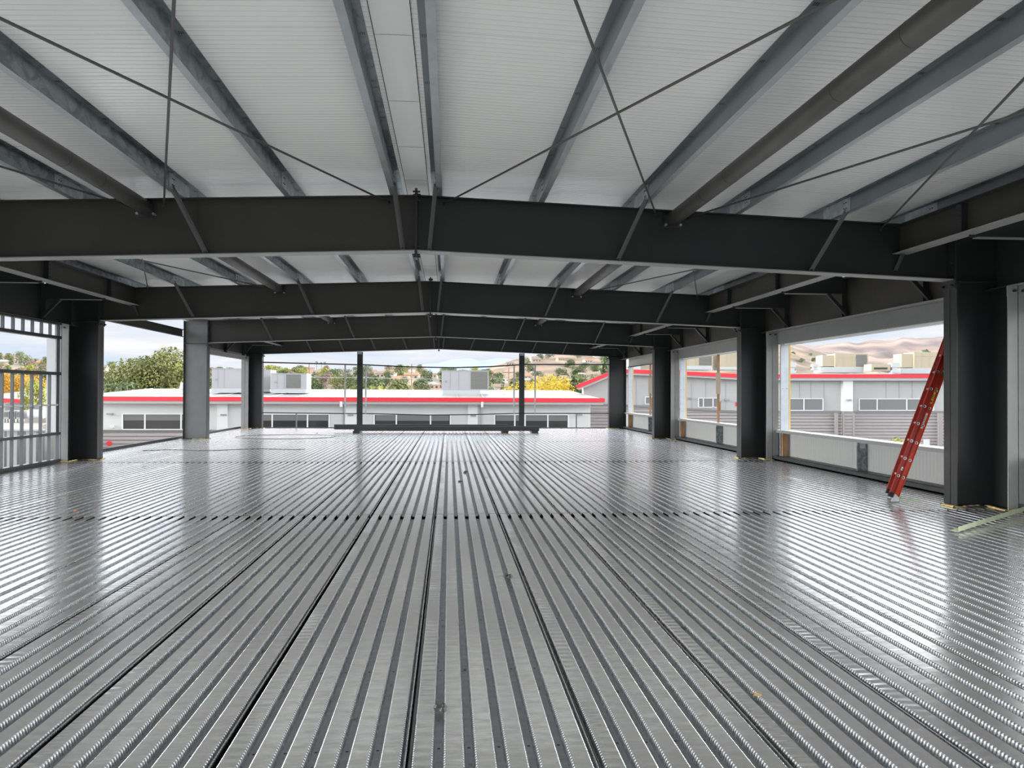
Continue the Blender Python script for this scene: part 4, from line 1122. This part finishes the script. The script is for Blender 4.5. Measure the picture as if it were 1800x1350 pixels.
# ---- trees
def foliage_mat(name, col, col2):
    m = mat(name, col, .8, 0, vscale=1.2, col2=col2); return m
FM = {'dark': foliage_mat('dark_green_foliage', (.055, .085, .035), (.14, .18, .07)), 'olive': foliage_mat('olive_green_foliage', (.10, .12, .04), (.24, .25, .09)),
      'pale': foliage_mat('pale_grey_green_foliage', (.15, .18, .10), (.28, .31, .19)), 'bare': foliage_mat('brown_bare_twigs', (.20, .155, .115), (.34, .27, .21)),
      'gold': foliage_mat('golden_yellow_foliage', (.42, .30, .02), (.68, .50, .04)), 'orange': foliage_mat('orange_autumn_foliage', (.50, .27, .03), (.62, .40, .08)),
      'lime': foliage_mat('yellow_green_foliage', (.22, .24, .05), (.40, .40, .10))}
M_bark = mat('bark', (.16, .12, .09), .9)
def crown_mesh(seed, n, shape, leaf_s, clumps=14):
    """unit crown: leaf quads over several overlapping lobes"""
    rnd = random.Random(seed); mb = MB()
    if shape == 'cone': lobes = [(Vector((0, 0, .08 + .84 * i / 11)), .16 * (1 - i / 11.5) + .02) for i in range(12)]
    elif shape == 'column': lobes = [(Vector((0, 0, .05 + .9 * i / 9)), .10 * math.sin(PI * (.12 + .8 * i / 9)) + .01) for i in range(10)]
    else:
        lobes = []
        for i in range(clumps):
            a = rnd.random() * 2 * PI; r = math.sqrt(rnd.random()) * .33; z = .25 + .55 * rnd.random()
            k = 1 - abs(z - .45) * .9
            lobes.append((Vector((math.cos(a) * r * k, math.sin(a) * r * k, z)), .14 + .10 * rnd.random()))
    tot = sum(l[1] ** 2 for l in lobes)
    for c, r in lobes:
        m = int(n * r * r / tot)
        for _ in range(m):
            d = Vector((rnd.gauss(0, 1), rnd.gauss(0, 1), rnd.gauss(0, 1) + .25)).normalized()
            p = c + d * r * (.75 + .3 * rnd.random())
            s = leaf_s * (.6 + .8 * rnd.random())
            nrm = (d + Vector((rnd.gauss(0, .5), rnd.gauss(0, .5), rnd.gauss(0, .5)))).normalized()
            u = nrm.orthogonal().normalized(); v = nrm.cross(u)
            a = rnd.random() * PI; u, v = u * math.cos(a) + v * math.sin(a), v * math.cos(a) - u * math.sin(a)
            mb.add([p - u * s, p - v * s * .6, p + u * s, p + v * s * .6], [(0, 1, 2, 3)])
    return mb
def tree_proto(kind, seed, n, shape, leaf_s, name='tree', trunk=.3):
    o = thing(name, (0, 0, 0), '', 'tree')
    crown_mesh(seed, n, shape, leaf_s).build('crown', FM[kind], o)
    t = MB(); t.tube((0, 0, -.05), (0, 0, .55), .022, 7, r1=.012)
    if shape == 'round':
        for a in range(5): t.tube((0, 0, .22), (math.cos(a * 1.3) * .2, math.sin(a * 1.3) * .2, .55), .012, 5, r1=.005)
    t.build('trunk', M_bark, o)
    return o
used = []
def place_tree(proto, x, y, z, h, label, w=1., group=None):
    if id(proto) not in used: used.append(id(proto)); c = proto; c.location = (x, y, z); c.scale = (h * w, h * w, h); c.rotation_euler.z = 0
    else: c = copy_thing(proto, (x, y, z), rz=random.random() * 6, sc=(h * w, h * w, h))
    c['label'] = label
    if group: c['group'] = group
    elif 'group' in c: del c['group']
    return c
FM['big'] = foliage_mat('dense_olive_foliage', (.10, .115, .03), (.30, .30, .09))
big_green = tree_proto('big', 3, 17000, 'round', .0135, 'evergreen_tree')
a = atY(292, 690, 95); place_tree(big_green, a.x, 95, ZG, 11.6, 'large round olive-green tree behind the front building, left of the column', 1.15)
a = atY(208, 690, 83); dark1 = tree_proto('dark', 4, 2500, 'round', .03, 'evergreen_tree'); place_tree(dark1, a.x, 83, ZG, 7.4, 'dark green pine beside the large round tree', .85)
gold = tree_proto('gold', 5, 10000, 'round', .013, 'autumn_tree')
for px, Y, hgt, lb in ((918, 82, 7.4, 'small golden tree just right of the far right post'), (965, 90, 8.3, 'golden yellow tree behind the front building roof'), (990, 100, 8.3, 'golden tree beside the dark conifer')):
    a = atY(px, 690, Y); place_tree(gold, a.x, Y, ZG, hgt, lb, 1.1)
orange = tree_proto('orange', 6, 8000, 'round', .015, 'autumn_tree')
a = atY(18, 690, 92); place_tree(orange, a.x, 92, -.6, 4.6, 'orange autumn tree behind the left studs', 1.2)
a = atY(42, 690, 104); place_tree(orange, a.x, 104, -.6, 4.7, 'second orange tree, further right behind the left studs', 1.2)
lime = tree_proto('lime', 7, 2000, 'round', .03, 'young_tree')
a = atY(62, 690, 70); place_tree(lime, a.x, 70, -.6, 3.6, 'yellow-green tree behind the left studs', .8)
a = atY(1585, 790, 44); place_tree(lime, a.x, 44, ZG, 4.0, 'yellow-green bush in front of the corrugated siding, left of the ladder', .75)
a = atY(1055, 740, 47); place_tree(lime, a.x, 47, ZG, 4.0, 'pale bush below the far right corner', .8)
bush = tree_proto('pale', 8, 1500, 'round', .035, 'shrub')
a = atY(57, 800, 27); place_tree(bush, a.x, 27, ZG, 4.1, 'sparse pale shrub against the corrugated wall at far left', .5)
conif = tree_proto('dark', 9, 2600, 'cone', .03, 'conifer')
a = atY(1011, 690, 92); place_tree(conif, a.x, 92, ZG, 9.4, 'dark conifer right of the golden trees', 1.1)
a = atY(1064, 690, 96); place_tree(conif, a.x, 96, ZG, 12.0, 'tall dark conifer behind the gabled wall', .9)
a = atD(1627, 640, 130); place_tree(conif, a.x, a.y, ZG, 14.2, 'dark conifer rising behind the beige unit near the ladder', 1.1)
a = atD(1642, 640, 142); place_tree(conif, a.x, a.y, ZG, 13.4, 'smaller conifer right beside it, behind the ladder top', .9)
cyp = tree_proto('dark', 10, 1600, 'column', .02, 'cypress')
for px, Y, h_, lb in ((559, 150, 9.7, 'tall dark cypress left of the left post'), (570.5, 150, 8.2, 'shorter dark cypress beside the taller one'), (886, 140, 8.0, 'dark cypress right of the rooftop unit')):
    place_tree(cyp, xw(px, Y), Y, th(SUB, px, Y, 118, 620, .08, .009, ZG - .3), h_, lb, 1.0)
# palm
def palm(x, y, z, h, label, w=1.0):
    o = thing('palm_tree', (x, y, z), label, 'palm tree')
    MB().tube((x, y, z), (x, y, z + h * .86), .22, 7, r1=.15).build('trunk', M_bark, o)
    mb = MB()
    for i in range(26):
        a = i * 2.4; el = .9 - 1.5 * ((i * .37) % 1); L = h * .17 * w
        c = Vector((x, y, z + h * .86)); dr = Vector((math.cos(a) * math.cos(el), math.sin(a) * math.cos(el), math.sin(el)))
        m_ = c + dr * L * .6; e_ = c + dr * L + Vector((0, 0, -L * .35)); sd = dr.cross(Vector((0, 0, 1))).normalized() * L * .10
        mb.add([c, m_ - sd, e_, m_ + sd], [(0, 1, 2, 3)])
    mb.build('fronds', FM['dark'], o)
place = lambda px, Y: (xw(px, Y), Y, th(SUB, px, Y, 118, 620, .08, .009, ZG - .3))
for px, Y, ytop, lb in ((221, 400, 636, 'lone fan palm on the skyline left of the big tree'), (563, 600, 634, 'tall thin palm above the far skyline, first of the group'), (571, 604, 636, 'tall thin palm in the middle of the skyline group'), (577, 596, 635, 'tall thin palm, rightmost of the skyline group'), (548, 560, 645, 'low palm left of the skyline group'), (62, 590, 628, 'tall palm on the left hilltop')):
    x, y, z = place(px, Y); top = EYE + (horizon(px) - ytop) / F_PX * Y; palm(x, y, z, max(6, (top - z) * 1.0), lb)
# hillside trees
kinds = {'dark': 'dark green tree among the hillside houses', 'olive': 'olive-green tree among the hillside houses', 'pale': 'pale green tree among the hillside houses', 'bare': 'bare brown tree among the hillside houses', 'lime': 'yellow-green tree among the hillside houses'}
rnd = random.Random(11)
taken = []
def clear(x, y, d):
    for a_, b_, e_ in taken:
        if (a_ - x) ** 2 + (b_ - y) ** 2 < (d + e_) ** 2: return False
    taken.append((x, y, d)); return True
# houses
M_hw = [mat('cream_stucco', (.50, .43, .35), .9), mat('white_stucco', (.58, .56, .52), .9), mat('tan_stucco', (.40, .30, .22), .9)]
M_hr = [mat('terracotta_roof', (.50, .26, .17), .9), mat('brown_roof', (.33, .24, .19), .9), mat('grey_roof', (.42, .40, .38), .9)]
names = [('cream', 'terracotta'), ('white', 'brown'), ('tan', 'grey')]
hp = []
for a_ in range(3):
    for b_ in range(3):
        lab = '%s house with a %s roof on the hillside' % (names[a_][0], names[b_][1])
        o = thing('hillside_house', (0, 0, 0), lab, 'house', lab.replace('house', 'houses', 1))
        MB().box(-5, 5, -3.5, 3.5, -3, 3.0).build('wall', M_hw[a_], o)
        MB().prism([(-5.6, -4.1, 2.9), (5.6, -4.1, 2.9), (3.4, 0, 4.7), (-3.4, 0, 4.7)], (0, 0, .1)).prism([(5.6, 4.1, 2.9), (-5.6, 4.1, 2.9), (-3.4, 0, 4.7), (3.4, 0, 4.7)], (0, 0, .1)).prism([(-5.6, 4.1, 2.9), (-5.6, -4.1, 2.9), (-3.4, 0, 4.7)], (0, 0, .1)).prism([(5.6, -4.1, 2.9), (5.6, 4.1, 2.9), (3.4, 0, 4.7)], (0, 0, .1)).build('roof', M_hr[b_], o)
        for wx in (-3.4, -.6, 2.4):
            MB().box(wx, wx + 1.4, -3.54, -3.5, .9, 2.1).build('window', M_glass, o)
        hp.append([o, False])
for i in range(110):
    px = rnd.uniform(-40, 1070) if i < 98 else rnd.uniform(880, 1070)
    if i < 98: Y = rnd.choice([rnd.uniform(260, 600), rnd.uniform(480, 612)]); x, y, z = place(px, Y)
    else: Y = rnd.uniform(700, 1250); x, y = xw(px, Y), Y; z = th(BRN, px, Y, 640, 1300, .22, .006, -8)
    if not clear(x, y, 5.5): continue
    j = rnd.randrange(9); o, u = hp[j]
    sc = rnd.uniform(.65, 1.0) * (1.5 if i >= 98 else 1)
    if not u: hp[j][1] = True; o.location = (x, y, z); o.scale = (sc, sc, sc); o.rotation_euler.z = rnd.uniform(-.5, .5)
    else: copy_thing(o, (x, y, z), rz=rnd.uniform(-.6, .6), sc=sc)
protos = {k: tree_proto(k, 20 + i, 1500, 'round', .034, 'hillside_tree') for i, k in enumerate(kinds)}
cnt = 0
for i in range(620):
    px = rnd.uniform(-40, 1075); 
    if 1090 < px < 1380: continue
    Y = rnd.uniform(128, 420) if i % 2 else rnd.uniform(330, 615)
    if px > 860 and Y > 330 and rnd.random() < .5: continue
    k = rnd.choice(['dark', 'dark', 'dark', 'olive', 'olive', 'pale', 'pale', 'bare', 'bare', 'bare', 'lime'])
    x, y, z = place(px, Y)
    h_ = rnd.uniform(4.5, 9.0)
    if i < 70: px = rnd.uniform(-60, 225); x, y, z = place(px, Y)
    if cnt >= 290: break
    if not clear(x, y, h_ * .40): continue
    place_tree(protos[k], x, y, z - .3, h_, kinds[k], rnd.uniform(.9, 1.4), kinds[k].replace('tree', 'trees'))
    cnt += 1
# scrub trees on the brown hill
for i in range(46):
    px = rnd.uniform(870, 1075) if i < 30 else rnd.uniform(1385, 1500); Y = rnd.uniform(680, 1240)
    x, y = xw(px, Y), Y; z = th(BRN, px, Y, 640, 1300, .22, .006, -8)
    if not clear(x, y, 9): continue
    place_tree(protos['pale' if i % 3 else 'dark'], x, y, z - .5, rnd.uniform(8, 15) if px < 1300 else rnd.uniform(4, 7), 'grey-green tree on the dry brown hillside', 1.5, 'grey-green trees on the dry brown hillside')
# utility poles and wires beyond the front building
M_polew = mat('weathered_pole', (.28, .18, .12), .9)
for px, Y, ytop, lb in ((550, 150, 640, 'left of the left post'), (726, 140, 640, 'behind the roof right of the left post'), (896, 135, 646, 'left of the far right post'), (38, 150, 637, 'behind the left studs')):
    x, y, z = place(px, Y); top = EYE + (horizon(px) - ytop) / F_PX * Y
    o = thing('utility_pole', (x, y, z), 'thin brown utility pole ' + lb, 'pole')
    MB().tube((x, y, z), (x, y, top), .17, 8, r1=.12).build('mast', M_polew, o)
    MB().box(x - 1.1, x + 1.1, y - .06, y + .06, top - .9, top - .76).build('crossarm', M_polew, o)
pts = [atY(px, py, 110) for px, py in ((180, 664), (330, 665), (530, 663), (640, 664), (780, 667))]
tag(MB().path(pts, .035, 5).build('overhead_wire', M_curb, None, pts[0]), 'pale overhead wire crossing behind the front building roof', 'wire')

for o in bpy.data.objects:
    if '_o' in o: del o['_o']
